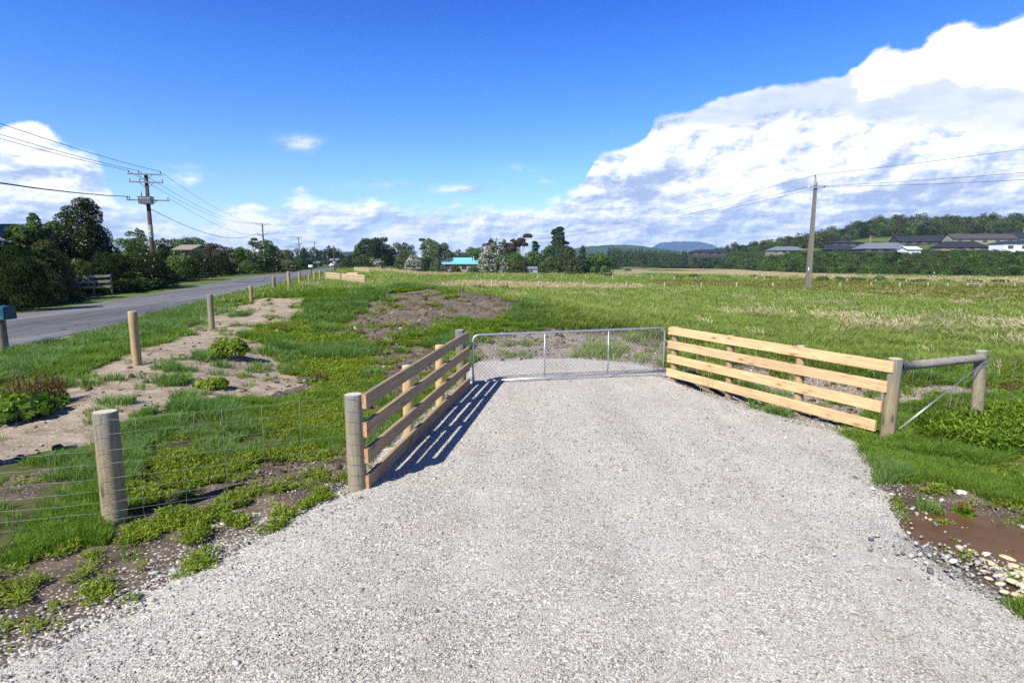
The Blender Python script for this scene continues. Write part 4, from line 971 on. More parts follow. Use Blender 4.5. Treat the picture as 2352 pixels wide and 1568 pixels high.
# gate
g0, g1 = Vector((-.80, 11.45, 0)), Vector((3.36, 12.36, 0)); gd = (g1-g0).normalized(); gl = (g1-g0).length
rt = root('farm_gate', (g0.x, g0.y, Hz(g0.x, g0.y)), 'closed galvanised tube farm gate with chain-link mesh across the gravel drive', 'gate')
def gp(s, z_): return g0+gd*s+Vector((0, 0, z_+.012*s))
zb, zt_ = .085, 1.055
arc = lambda cx, cz, r0, a0, a1: [gp(cx+r0*math.cos(a), cz+r0*math.sin(a)) for a in np.linspace(a0, a1, 7)]
fr = [gp(0, zb-.06), gp(0, .5)]+arc(.13, zt_-.13, .13, math.pi, math.pi/2)+[gp(gl/2, zt_)]+arc(gl-.13, zt_-.13, .13, math.pi/2, 0)+[gp(gl, .5), gp(gl, zb-.03)]
b = MB(); b.tube(fr, .0205, 10); b.tube([gp(.0, zb), gp(gl/2, zb), gp(gl, zb)], .0205, 10); b.build('frame', M['galv'], rt)
for f in (.358, .692): tubes(rt, 'upright', [[gp(gl*f, zb), gp(gl*f, zt_)]], .0145, M['galv'], 8)
runs = []; H_ = zt_-zb; st = .082; sl_ = .95
for sgn in (1, -1):
    s0 = -H_/sl_
    while s0 < gl+H_:
        xa, xb = s0, s0+H_/sl_; za, zb2 = 0., H_
        if xa < 0: za = -xa*sl_; xa = 0
        if xb > gl: zb2 = H_-(xb-gl)*sl_; xb = gl
        if xb > xa and zb2 > za:
            P = [(xa, za), (xb, zb2)] if sgn > 0 else [(xa, H_-za), (xb, H_-zb2)]
            n = max(2, int((xb-xa)/.041)); runs.append([gp(P[0][0]+(P[1][0]-P[0][0])*k_/n, zb+P[0][1]+(P[1][1]-P[0][1])*k_/n)+Vector((0, .004*(-1)**k_*sgn, 0)) for k_ in range(n+1)])
        s0 += st
tubes(rt, 'mesh_infill', runs, .0028, M['wire'], 3)
for hz in (.86, .14):
    b = MB(); p = gp(0, hz); q = Vector((B0.x+.06, B0.y+.10, p.z))
    b.tube([p+Vector((0, 0, -.03)), p+Vector((0, 0, .03))], .03, 10); b.tube([q, p+(q-p)*.2], .012, 8); b.tube([q+Vector((0, 0, -.02)), q+Vector((0, 0, .05))], .014, 8); b.build('hinge', M['galv'], rt)
ca, cb = gp(gl, .80), Vector((3.50, 11.98, .84)); b = MB(); nn = 9
for i in range(nn):
    c = ca.lerp(cb, (i+.5)/nn)-Vector((0, 0, .05*math.sin(math.pi*(i+.5)/nn))); ax = (cb-ca).normalized(); s_ = Vector((0, 0, 1)) if i % 2 else ax.cross(Vector((0, 0, 1)))
    b.tube([c+ax*.024*math.cos(a)+s_*.012*math.sin(a) for a in np.linspace(0, 6.28, 12)], .0035, 5, False)
b.build('latch_chain', M['galv'], rt)

# near wire fence on the left
P0 = Vector((-3.79, 5.13, 0)); P0.z = Hz(P0.x, P0.y); HW = [1.08, .95, .80, .665, .53, .41, .30, .21, .12, .04]
rt = root('wire_fence', P0, 'wire netting fence with one thick grey round post in the left foreground', 'fence')
post(rt, P0, .103, 1.135-P0.z, M['post_grey'], seed=21, lean=(0, .01))
pl = Vector((-6.7, 4.22, 0)); pa = A0.copy(); pa.x -= .10
off_ = Vector((.05, -.108, 0))
netting(rt, [Vector((pl.x, pl.y, 0)), P0*1+Vector((0, 0, -P0.z))+off_, pa+Vector((0, -.03, 0))], HW, r=.0016)
st_ = [[P0+off_+Vector((-.02, -.004, h)), P0+off_+Vector((0, -.014, h+.008)), P0+off_+Vector((.02, -.004, h))] for h in HW]
for w_ in st_: tubes(rt, 'staple', [w_], .0035, M['wire'], 4)

# fence beyond the right end post: post, brace log and wires
Q = Vector((7.48, 8.86, 0)); Q.z = Hz(Q.x, Q.y); Q2 = Vector((11.6, 10.0, 0)); Q2.z = Hz(Q2.x, Q2.y)
rt = root('wire_fence', Q, 'wire fence braced by a grey log, running right from the pine rail fence', 'fence')
post(rt, Q, .088, 1.13-Q.z, M['post_grey'], seed=31, lean=(.0, .03)); post(rt, Q2, .08, 1.1-Q2.z, M['post_grey'], seed=32)
b1 = B1+Vector((.10, .02, .985)); b2 = Q+Vector((-.04, -.02, 1.02-Q.z)); L_ = (b2-b1).length
me = post_mesh('brace_log', .068, L_, [M['timber_grey'], M['end_grain']], below=0, seed=9, taper=.92); o = link('brace_log', me, rt, b1-Q)
o.rotation_euler = (b2-b1).to_track_quat('Z', 'Y').to_euler()
me.polygons.foreach_set('material_index', [0]*(len(me.polygons)-1)+[1])
hw = [1.0, .74, .52, .34, .18]
netting(rt, [B1+Vector((.1, -.02, 0)), Vector((Q.x, Q.y-.09, 0)), Vector((Q2.x, Q2.y-.08, 0))], hw, .34, .0015)
tubes(rt, 'brace_wire', [[Vector((Q.x-.05, Q.y-.09, .98)), Vector((B1.x+.12, B1.y-.06, .06))], [Vector((Q.x-.05, Q.y-.1, .965)), Vector((B1.x+.12, B1.y-.07, .05))]], .0042, M['galv'], 5)
wr = [[Q+Vector((.092*math.cos(a), .092*math.sin(a), h-Q.z+.16*math.cos(a)*.5)) for a in np.linspace(-2.6, 1.2, 12)] for h in (.98, .92)]
for w_ in wr: tubes(rt, 'wire_wrap', [w_], .003, M['wire'], 4)

# roadside wire fence
ROW = [(315, 715, .088, 'post_tan'), (487, 676, .085, 'post_grey'), (578, 656, .075, 'post_tan'), (630, 635, .09, 'post_grey'), (664.5, 623, .09, 'post_tan'), (689, 624.6, .09, 'post_tan'), (710.5, 629.6, .08, 'post_tan'),
       (723, 624.5, .085, 'post_tan'), (735.6, 621, .09, 'post_tan'), (747, 625, .12, 'post_grey')]
c = Vector((-6.5, 6.1, 0)); c.z = Hz(c.x, c.y)
rt = root('wire_fence', c, 'long row of round timber posts with netting running beside the sealed road', 'fence')
post(rt, c, .11, 1.2, M['post_grey'], seed=50); line = [c]
for i, (px, yt, r0, m_) in enumerate(ROW):
    p = on_u(px, -5.05); line.append(p); post(rt, p-Vector((0, 0, .05)), r0, ztop(yt, p)-p.z+.05, M[m_], seed=51+i, sides=14, lean=(0, .0))
netting(rt, line[:4], [1.0, .8, .6, .42, .26, .12], .33, .0009, .003)
tubes(rt, 'top_wire', [[p+Vector((0, 0, .9)) for p in line[4:]]], .003, M['wire'], 4)

# meadow fences
def meadow_fence(rows, r0, label, m_=('post_pale', 'post_pale'), wire=True, railpair=None):
    ps = []
    for i, (px, yb, yt) in enumerate(rows):
        g = G(px, yb); ps.append((g, max(.7, ztop(yt, g)-g.z)))
    rt = root('wire_fence', ps[0][0], label, 'fence')
    for i, (g, h) in enumerate(ps): post(rt, g-Vector((0, 0, .1)), r0*1.1*(1+.15*math.sin(i*2.3)), h+.1, M[m_[i % len(m_)]], seed=100+i, sides=8).data.materials[1] = M['post_pale']
    if wire: tubes(rt, 'wires', [[g+Vector((0, 0, h_)) for g, _ in ps] for h_ in (.95, .7, .45)], .004, M['wire'], 3)
    if railpair:
        (a, ha), (b_, hb) = ps[railpair[0]], ps[railpair[1]]; tubes(rt, 'brace_rail', [[a+Vector((0, 0, ha*.85)), b_+Vector((0, 0, hb*.85))]], .09, M['timber_grey'], 7)
    return rt
meadow_fence([(1130, 661.7, 647), (1238, 661, 645), (1341, 660.4, 645), (1438.6, 663.5, 647.8), (1526, 663.5, 648), (1611, 664, 648.5), (1692, 663, 648.5), (1775, 663, 649), (1857, 662.5, 649), (1929, 661, 650), (2000, 660.5, 648.5), (2066, 661, 649.5), (2131, 661, 651),
              (2176, 661.5, 650.5), (2222, 661.5, 650.5), (2251.5, 661.8, 653), (2330, 662, 652)], .10, 'nearest long row of weathered posts crossing the meadow, ending with a braced pair', railpair=(14, 15))
meadow_fence([(890, 638.8, 629.5), (961, 638.8, 629.5), (1031, 638.8, 629.5), (1096, 639, 630), (1156, 639.5, 630.5), (1204, 640, 631), (1235, 642, 632.5), (1290, 642, 632), (1346, 640.5, 630), (1407, 641.5, 633.2), (1463, 641.6, 633.5), (1498, 643, 634), (1549, 645, 634.4), (1597, 643, 635)], .11,
             'distant row of small posts in front of the trees across the meadow centre')
meadow_fence([(1737.5, 643, 634.5), (1755, 643, 634.5), (1792, 643, 635), (1870, 645, 637.5), (1946, 648.6, 641), (2011, 650, 641), (2081, 650, 642), (2149, 651, 643), (2230, 652, 645), (2310, 653, 646)], .11,
             'farthest row of short posts by dark shrubs, right of the concrete pole', railpair=(0, 1))

def rail_panel(posts, label, nr_=4, m_=('rail_old', 'post_grey'), r0=.09):
    """stock-yard fence panel of round posts and boards; posts: (px, distance, y top)"""
    ps = []
    for px, yb, yt in posts:
        g = GY(px, yb); ps.append((g, ztop(yt, g)-g.z))
    rt = root('rail_fence', ps[0][0], label, 'fence')
    for i, (g, h) in enumerate(ps): post(rt, g-Vector((0, 0, .1)), r0, h+.1, M[m_[1]], seed=70+i, sides=10)
    a, ha = ps[0]; b_, hb = ps[-1]
    for k_ in range(nr_):
        f = .93-.255*k_; rail(rt, a+Vector((0, -.12, ha*f)), b_+Vector((0, -.12, hb*f)), .17, .05, [M[m_[0]], M[m_[0]]], .01, k_)
    return rt
rail_panel([(750, 54.5, 625.5), (781, 52.8, 628)], 'short panel of pale rails at the end of the roadside posts', m_=('rail_pale', 'post_pale'), r0=.12)
rail_panel([(786.6, 52.6, 628.5), (808.4, 51.2, 630), (837.5, 49.6, 632)], 'longer panel of pale rails angled into the meadow beside the short one', m_=('rail_pale', 'post_pale'), r0=.12)
rail_panel([(798, 71, 626.5), (822, 70, 626.5)], 'low rail panel showing only its top behind the pale rail panels', 3, ('rail_pale', 'post_pale'), r0=.1)
rail_panel([(815, 100, 613.5), (827, 99, 614), (838, 98, 614.5), (848.5, 97, 615)], 'farthest pale rail fence panel below the dark roadside trees', m_=('rail_pale', 'post_pale'), r0=.12)
rail_panel([(172, 38.5, 634), (210, 39.0, 632), (252, 39.5, 630)], 'low pale timber rails in the shade under the big roadside tree', 3, m_=('timber_grey', 'post_grey'), r0=.07)

# ------------------------------------------------------------------ mailboxes and roadside pieces
p = GY(10, 13.6, 815); rt = root('mailbox', p, 'teal blue box on a thick round post at the far left beside the road', 'mailbox')
zt2 = ztop(733, p); post(rt, p, .105, zt2-p.z, M['post_grey'], seed=81)
b = MB(); x0, y0, z0 = p.x-.30, p.y-.17, zt2; Wb, Db_, Hb = .55, .36, .33
prof = [(0, 0), (Db_, 0), (Db_, Hb*.8)]+[(Db_/2+Db_/2*math.cos(a), Hb*.8+Hb*.2*math.sin(a)) for a in np.linspace(.2, math.pi-.2, 8)]+[(0, Hb*.8)]
n = len(prof); V = [(x0+xx, y0+a, z0+c_) for xx in (0, Wb) for a, c_ in prof]; F = [[k_, (k_+1) % n, n+(k_+1) % n, n+k_] for k_ in range(n)]+[list(range(n))[::-1], list(range(n, 2*n))]
b.add(V, F); b.build('box', M['teal'], rt)
b = MB(); b.box(x0+Wb+.001, y0+.03, z0+.03, x0+Wb+.012, y0+Db_-.03, z0+Hb*.8, bev=.003); b.build('door', M['teal'], rt)
b = MB(); b.box(x0+Wb-.30, y0-.012, z0+.16, x0+Wb-.20, y0-.001, z0+.25); b.build('number_plate', M['white'], rt)
for dx, dz in ((.30, .03), (.50, .05), (.47, .22)):
    b = MB(); b.tube([(x0+dx, y0-.012, z0+dz), (x0+dx, y0-.001, z0+dz)], .014, 8); b.build('bolt', M['galv'], rt)
p = on_u(715, -8.5); rt = root('mailbox', p, 'small white mailbox on a thin post by the road in the distance', 'mailbox')
post(rt, p, .06, 1.15, M['darkpole'], seed=82, sides=8)
b = MB(); b.box(p.x-.26, p.y-.2, p.z+1.15, p.x+.26, p.y+.2, p.z+1.47, bev=.03); b.build('box', M['white'], rt)
b = MB(); b.box(p.x+.02, p.y-.215, p.z+1.25, p.x+.16, p.y-.201, p.z+1.36); b.build('number_plate', M['black'], rt)
p = on_u(769, -7.5); rt = root('tall_post', p, 'tall slim dark post without crossarms beside the road', 'post')
post(rt, p, .13, ztop(564.7, p)-p.z, M['darkpole'], name='shaft', seed=83, sides=10)
b = MB(); b.box(p.x-.135, p.y-.16, p.z+1.6, p.x+.135, p.y-.125, p.z+2.0); b.build('marker_plate', M['steelgrey'], rt)

def vehicle(P, rz, label, cat, name, body, kind):
    rt = root(name, P, label, cat); Wd, L = 1.85, 5.0
    def part(nm, m_, fn):
        b = MB(); fn(b); me_o = b.build(nm, m_, None, (0, 0, 0), False); me_o.parent = rt; me_o.location = (0, 0, 0); return me_o
    rt.rotation_euler = (0, 0, rz)
    def bodyf(b):
        prof = [(-2.5, .45), (2.4, .45), (2.5, .7), (2.45, 1.0), (1.2, 1.15), (.55, 1.7), (-.7, 1.75), (-1.0, 1.15), (-2.45, 1.12), (-2.5, .7)] if kind == 'ute' else [(-2.2, .4), (2.2, .4), (2.25, .75), (1.2, .95), (.5, 1.45), (-1.5, 1.5), (-2.15, 1.0), (-2.2, .7)]
        n = len(prof); V = [(s*Wd/2*(1 if z_ < 1.16 else .8), yy, z_) for s in (-1, 1) for yy, z_ in prof]
        b.add(V, [[k_, (k_+1) % n, n+(k_+1) % n, n+k_] for k_ in range(n)]+[list(range(n))[::-1], list(range(n, 2*n))])
    part('body', body, bodyf)
    rear = -1 if kind == 'ute' else -1
    part('rear_window', M['glass'], lambda b: b.box(-.62, (-.92 if kind == 'ute' else -2.0), 1.22, .62, (-.86 if kind == 'ute' else -1.6), 1.6 if kind == 'ute' else 1.4))
    for s in (-1, 1):
        part('tail_light', M['redlamp'], lambda b: b.box(s*.88-.07, -2.53, .78, s*.88+.07, -2.49, 1.05))
        for yy in (-1.5, 1.55):
            o = part('wheel', M['rubber'], lambda b: b.tube([(s*.72, yy, .36), (s*.93, yy, .36)], .36, 16))
            b = MB(); b.tube([(s*.9, yy, .36), (s*.945, yy, .36)], .2, 10); h = b.build('rim', M['steelgrey'], None, (0, 0, 0), False); h.parent = o
    part('bumper', M['black'], lambda b: b.box(-.9, -2.6, .42, .9, -2.48, .62))
    return rt
def roadpt(px, u):
    p = on_u(px, u); p.z = float(road_z(p.y))+.05; return p
p = roadpt(779, -12.0); p = Vector((Pt(779, 612, 190).x, 190, float(road_z(190))+.06)); vehicle(p, RSL*.9, 'dark pickup truck seen from behind on the far end of the road', 'pickup truck', 'pickup_truck', M['browncar'], 'ute')
p = Vector((Pt(763, 612, 262).x, 262, float(road_z(262))+.02)); vehicle(p, RSL*.9+.3, 'white car parked at the verge beside the distant dark pickup', 'car', 'parked_car', M['white'], 'car')

# ------------------------------------------------------------------ power poles and wires
AX = Vector((1, RSL, 0)).normalized()
def cross_pole(px, Y, ytop, r0, label, arms, box=None, plate=True, group='roadside power poles with crossarms', nins=3, basepx=None):
    g = GY(px, Y, 600); g.z = float(road_z(Y)) if g.x+RSL*Y < -9 else g.z; zt3 = ztop(ytop, g)
    rt = root('power_pole', g, label, 'power pole', group); tops = []
    b = MB(); b.tube([g-Vector((0, 0, .5)), g+Vector((0, 0, 2)), Vector((g.x, g.y, zt3))], [r0, r0*.92, r0*.68], 10); b.build('pole', M['darkpole'], rt)
    for dz, hl, sh_, ins in arms:
        b = MB(); c = Vector((g.x, g.y, zt3-dz))+AX*sh_-Vector((-AX.y, AX.x, 0))*(r0+.05)
        e0, e1 = c-AX*hl, c+AX*hl; V = []
        for e_ in (e0, e1):
            for sy, sz in ((-1, -1), (1, -1), (1, 1), (-1, 1)): V.append(e_+Vector((-AX.y, AX.x, 0))*.05*sy+Vector((0, 0, .055*sz)))
        b.add(V, [[0, 1, 5, 4], [1, 2, 6, 5], [2, 3, 7, 6], [3, 0, 4, 7], [3, 2, 1, 0], [4, 5, 6, 7]]); b.build('crossarm', M['armwood'], rt)
        b = MB(); b.tube([c-AX*hl*.45, Vector((g.x, g.y, zt3-dz-.55))], .02, 4); b.tube([c+AX*hl*.45, Vector((g.x, g.y, zt3-dz-.55))], .02, 4); b.build('arm_brace', M['cable'], rt)
        for f in ins:
            q = c+AX*hl*f; b = MB(); b.tube([q+Vector((0, 0, .05)), q+Vector((0, 0, .15)), q+Vector((0, 0, .17)), q+Vector((0, 0, .24)), q+Vector((0, 0, .27))], [.018, .018, .055, .06, .03], 8); b.build('insulator', M['porcelain'], rt)
            tops.append(q+Vector((0, 0, .27)))
    if plate:
        b = MB(); k0_ = .44; b.tube([g+Vector((0, 0, (zt3-g.z)*k0_)), g+Vector((0, 0, (zt3-g.z)*k0_+1.1))], [r0*.93+.012, r0*.86+.012], 10, False); b.build('metal_band', M['steelgrey'], rt)
    return rt, g, zt3, tops
PL = []
arms1 = [(.05, 1.33, 0, (-.93, -.35, .93)), (.72, 1.33, .08, (-.95, -.38, .95)), (2.25, 1.70, .1, (-.95, -.85, .92))]
rt, g, zt3, tp = cross_pole(352, 51, 400, .21, 'tallest roadside power pole with transformer box, in front of dark shrubs', arms1); PL.append((g, zt3, tp))
b = MB(); c = Vector((g.x, g.y, zt3-2.3))-Vector((-AX.y, AX.x, 0))*.42-AX*.02
b.box(c.x-.55, c.y-.28, c.z-.28, c.x+.55, c.y+.28, c.z+.28, bev=.03); tr = b.build('transformer', M['steelgrey'], rt)
b = MB(); b.box(c.x-.60, c.y-.33, c.z+.285, c.x+.60, c.y+.33, c.z+.33, bev=.01); b.build('lid', M['steelgrey'], tr, None) if False else b.build('transformer_lid', M['shedroof'], rt)
b = MB()
for k_ in range(9): b.box(c.x-.48+k_*.12, c.y-.345, c.z-.22, c.x-.46+k_*.12, c.y-.283, c.z+.2)
b.build('cooling_fins', M['steelgrey'], rt)
for s in (-.35, .1):
    b = MB(); q = Vector((c.x+s, c.y, c.z+.33)); b.tube([q, q+Vector((0, 0, .2)), q+Vector((0, 0, .5))], [.035, .045, .012], 8); b.build('bushing', M['porcelain'], rt)
b = MB(); q = g+Vector((0, -.215, 3.9+.9)); b.box(q.x-.12, q.y-.01, q.z-.06, q.x+.12, q.y+.01, q.z+.10); b.build('yellow_plate', M['yellow'], rt)
arms2 = [(.05, 1.3, 0, (-.95, .0, .95)), (2.1, 1.1, 0, (-.95, -.6, .6, .95))]
for (px, Y, yt, lb) in ((607.5, 120, 515, 'second power pole along the road, against a pale-trunked tree'), (688.5, 184, 545, 'third power pole along the road, left of the white mailbox'), (724.5, 243, 556, 'fourth power pole along the road, above the white mailbox'),
                        (752, 320, 568, 'fifth power pole, small, left of the tall slim dark post')):
    rt, g, zt3, tp = cross_pole(px, Y, yt, .19, lb, arms2); PL.append((g, zt3, tp))
for (px, Y, yt, lb) in ((783, 430, 579, 'thin distant power pole above the dark pickup'),):
    rt, g, zt3, tp = cross_pole(px, Y, yt, .18, lb, arms2[:1], plate=False); PL.append((g, zt3, tp+tp))
prev = Vector((PL[0][0].x+.238*66+1.5, PL[0][0].y-66, .3)); pz = PL[0][1]+.1
def run(pts, sags, r, label, grp='overhead wires along the road'):
    P = []
    for (a, b_), s in zip(zip(pts[:-1], pts[1:]), sags): P += sagline(a, b_, s, 14)[(1 if P else 0):]
    b = MB(); b.tube(P, r, 4, True); o = b.build('power_line', M['cable'], None, tuple(pts[0])); return tag(o, label, 'power line', grp)
for k_, (i1, i2, f, lb) in enumerate(((0, 0, -.93, 'top overhead wire on the road side end of the upper crossarms'), (1, 1, -.35, 'top overhead wire on the middle insulators of the upper crossarms'), (2, 2, .93, 'highest overhead wire on the outer end of the upper crossarms'))):
    pts = [Vector((prev.x, prev.y, pz))+AX*1.33*f, PL[0][2][i1]]+[q[2][i2] for q in PL[1:]]
    run(pts, [1.3, 1.5, 1.3, 1.0, .9, .9][:len(pts)-1], .017, lb)
for i1, i2, sg, f, lb in ((8, 6, 1.5, .9, 'lower overhead wire leaving the transformer crossarm on its right end'), (6, 3, 1.7, -.95, 'lowest thick bundled overhead wire sagging below the crossarms')):
    pts = [Vector((prev.x, prev.y, pz-2.2))+AX*1.5*(-.95 if i1 == 6 else -.6), PL[0][2][6] if i1 == 6 else PL[0][2][7]]
    o = run(pts, [1.6], .03 if i1 == 6 else .018, 'thick lower cable coming in to the transformer arm from the left' if i1 == 6 else 'thin lower wire coming in to the transformer arm from the left')
    pts = [PL[0][2][8] if i1 == 8 else PL[0][0]+Vector((.2, 0, PL[0][1]-PL[0][0].z-3.0))]+[q[2][i2] for q in PL[1:5]]
    run(pts, [sg, 2.0, 1.2, 1.0], .028 if i1 == 6 else .017, lb)

# concrete pole in the meadow with its three wires
g = G(1855, 665.5); top = Vector((Pt(1875, 402, g.y).x, g.y, ztop(402, g)))
rt = root('power_pole', g, 'tall tapering concrete power pole standing alone in the meadow on the right', 'power pole')
s_ = g.y/60.; b = MB(); tz = ztop(420, g)-g.z; V = []
for f in np.linspace(0, 1, 10):                   # recessed I-section pole
    hw_, hd, rc = (.255-.13*f)*s_, (.20-.08*f)*s_, .05*s_; cx = (top.x-g.x)*f; z_ = -.3+(tz+.3)*f
    for a, c_ in ((-hw_, -hd), (-hw_*.4, -hd), (-hw_*.3, -hd+rc), (hw_*.3, -hd+rc), (hw_*.4, -hd), (hw_, -hd), (hw_, hd), (-hw_, hd)): V.append((g.x+cx+a, g.y+c_, g.z+z_))
F = [[j*8+k_, j*8+(k_+1) % 8, (j+1)*8+(k_+1) % 8, (j+1)*8+k_] for j in range(9) for k_ in range(8)]+[[72+k_ for k_ in range(8)]]
b.add(V, F); b.build('shaft', M['concrete'], rt)
pt_ = Vector((top.x, g.y, g.z+tz))
b = MB(); b.box(pt_.x-.16*s_, g.y-.13*s_, pt_.z-.3, pt_.x-.01, g.y+.02, top.z-.25); b.build('head_bracket', M['steelgrey'], rt)
b = MB(); b.tube([Vector((pt_.x-.09, g.y, top.z-.3)), Vector((pt_.x-.09, g.y, top.z-.05)), Vector((pt_.x-.09, g.y, top.z))], [.04, .09, .05], 8); b.build('insulator', M['porcelain'], rt)
ya = ztop(431, g); b = MB(); b.box(pt_.x-.85*s_, g.y-.28, ya-.07, pt_.x+.8*s_, g.y-.16, ya+.05); b.build('crossarm', M['steelgrey'], rt)
ends = []
for s in (-1, 1):
    q = Vector((pt_.x+s*.78*s_, g.y-.22, ya)); b = MB(); b.tube([q+Vector((-.15, 0, -.02)), q+Vector((0, 0, .06)), q+Vector((.15, 0, .04))], [.04, .1, .04], 8); b.build('insulator', M['white'] if s < 0 else M['porcelain'], rt); ends.append(q+Vector((0, 0, .08)))
b = MB(); b.tube([(g.x-.16*s_, g.y-.23*s_, g.z+1.9*s_), (g.x-.16*s_, g.y-.23*s_, g.z+2.35*s_)], .045*s_, 8); b.build('white_tag', M['white'], rt)
g2 = GY(1140, 178, 600); z2_ = ztop(545, g2)
rt, gg, zz, tp2 = cross_pole(1140, 178, 545, .17, 'small distant power pole rising from trees left of the tall gum trees', [(.8, .9, 0, (-.9, .9))], group=None, plate=False)
dirw = (Vector((g.x, g.y, 0))-Vector((gg.x, gg.y, 0))).normalized(); nxt = Vector((g.x, g.y, 0))+dirw*72
for st0, mid_, z_r, lb in ((Vector((gg.x, gg.y, zz)), Vector((pt_.x-.09, g.y, top.z)), 0, 'topmost of three wires crossing the clouds to the concrete pole'), (tp2[0], ends[0], 1, 'left lower wire on the crossarm of the concrete pole'), (tp2[1], ends[1], 2, 'right lower wire on the crossarm of the concrete pole')):
    e = Vector((nxt.x+(0, -.8, .8)[z_r], nxt.y, mid_.z+(-.6, -1.6, -2.4)[z_r])); P = sagline(st0, mid_, 2.0, 24)+sagline(mid_, e, (.8, 1.2, 1.5)[z_r], 24)[1:]
    b = MB(); b.tube(P, .017, 4, True); o = b.build('power_line', M['cable'], None, tuple(P[0])); tag(o, lb, 'power line', 'wires carried by the concrete pole')

# ------------------------------------------------------------------ trees and shrubs
def rdir(n):
    v = rng.normal(0, 1, (n, 3)); return v/np.linalg.norm(v, axis=1)[:, None]
def snoise(v, k, ph):
    return (np.sin(v[:, 0]*k+ph)+np.sin(v[:, 1]*k*1.13+ph*2)+np.sin(v[:, 2]*k*.91+ph*3)+np.sin((v[:, 0]+v[:, 1]+v[:, 2])*k*.6+ph))/4
def leafquads(C, N_, s, asp=.55):
    """C centres, N_ normals, s half sizes -> verts, faces"""
    n = len(C); t1 = np.cross(N_, rdir(n)); t1 /= np.linalg.norm(t1, axis=1)[:, None]+1e-9; t2 = np.cross(N_, t1)
    a = t1*s[:, None]; b = t2*(s*asp)[:, None]; V = np.stack([C-a, C-b*1.0+a*.1, C+a, C+b+a*.1], 1).reshape(-1, 3)
    return V, np.arange(n*4).reshape(n, 4)
def blob_leaves(blobs, n, s, seed=0, gap=.0, flower=0., droop=0.):
    """leaves over and inside a set of ellipsoids: (cx,cy,cz,rx,ry,rz)"""
    B = np.array(blobs, float); ar = (B[:, 3]*B[:, 4]+B[:, 3]*B[:, 5]+B[:, 4]*B[:, 5]); pi_ = ar/ar.sum()
    bi = rng.choice(len(B), n, p=pi_); d = rdir(n); d[:, 2] = np.where(d[:, 2] < -.45, -d[:, 2], d[:, 2]); b = B[bi]
    ph = seed*1.7+bi*2.1; k = snoise(d*1.0, 5.5, ph); k2 = snoise(d, 13., ph+4)
    rad = 1+.16*k+.10*k2-np.abs(rng.normal(0, .13, n)); inner = rng.random(n) < .12; rad = np.where(inner, rng.random(n)**.5, rad)
    C = b[:, :3]+d*b[:, 3:]*rad[:, None]
    N_ = d+rng.normal(0, .55, (n, 3)); N_[:, 2] += .25; N_ /= np.linalg.norm(N_, axis=1)[:, None]
    keep = np.ones(n, bool) if gap <= 0 else (k2 > -1+gap*2*rng.random(n))
    t = np.clip(.45+.30*k+.22*k2+rng.normal(0, .16, n), 0, 1)
    V, F = leafquads(C[keep], N_[keep], (s*rng.uniform(.6, 1.4, n))[keep]); T = np.repeat(t[keep], 4); mi = np.zeros(len(F), int)
    if flower > 0:
        fl = (rng.random(keep.sum()) < flower*np.clip(.5+1.6*k2[keep]+.5*d[keep][:, 2], 0, 1.6)) & (~inner[keep]); mi[fl] = 1
    return V, F, T, mi
def crown_blobs(style, w_, h, seed):
    r = np.random.default_rng(seed*31+7); R_ = w_/2; out = []
    if style == 'broad':
        for i in range(17):
            a = r.random()*6.28; q = R_*r.uniform(.2, .74); zc = h*r.uniform(.32, .88); s = R_*r.uniform(.22, .42)*(1.2-.6*abs(zc/h-.55)); out.append((q*math.cos(a), q*math.sin(a)*.8, zc, s, s, s*.85))
        out += [(0, 0, h*.86, R_*.25, R_*.25, h*.13), (0, 0, h*.52, R_*.58, R_*.5, h*.30)]
        for i in range(6): a = i*1.05+r.random(); out.append((R_*.6*math.cos(a), R_*.5*math.sin(a), h*.2, R_*.36, R_*.36, h*.22))
    elif style == 'bush':
        for i in range(9):
            a = r.random()*6.28; q = R_*r.uniform(.2, .66); zc = h*r.uniform(.25, .68); s = R_*r.uniform(.3, .46); out.append((q*math.cos(a), q*math.sin(a)*.8, zc, s, s, min(s, h*.3)))
        out += [(0, 0, h*.42, R_*.8, R_*.72, h*.40), (0, 0, h*.72, R_*.45, R_*.45, h*.26)]
        for i in range(7): a = i*.9+r.random()*.4; out.append((R_*.68*math.cos(a), R_*.6*math.sin(a), h*.13, R_*.34, R_*.34, h*.17))
    elif style == 'dome':
        for i in range(30):
            f = (i+.5)/30; a = i*2.4+r.random(); q = R_*(1-.8*f)*r.uniform(.5, .95); s = R_*r.uniform(.24, .36)*(1.1-.5*f); out.append((q*math.cos(a), q*math.sin(a)*.85, h*(.12+.80*f), s, s, s*.95))
        out.append((0, 0, h*.4, R_*.6, R_*.55, h*.35))
    elif style == 'spire':
        for i in range(12):
            f = i/11; a = i*2.4; q = R_*(1-f)*.55; out.append((q*math.cos(a), q*math.sin(a), h*(.16+.78*f), R_*(.62-.45*f), R_*(.62-.45*f), h*.10))
    elif style == 'gum':
        for i in range(8):
            a = r.random()*6.28; q = R_*r.uniform(.15, .85); s = R_*r.uniform(.16, .32); out.append((q*math.cos(a), q*math.sin(a)*.7, h*r.uniform(.68, .97)-.1*q, s*1.2, s*1.2, s*.7))
    elif style == 'bigpine':
        for i in range(26):
            f = r.random(); a = r.random()*6.28; q = R_*(1-.75*f)*r.uniform(.4, .9); s = R_*r.uniform(.16, .28)*(1.15-.5*f); out.append((q*math.cos(a), q*math.sin(a), h*(.28+.66*f), s*1.3, s*1.3, s*.75))
        out.append((0, 0, h*.55, R_*.4, R_*.4, h*.4))
    return out
NTREE = [0]
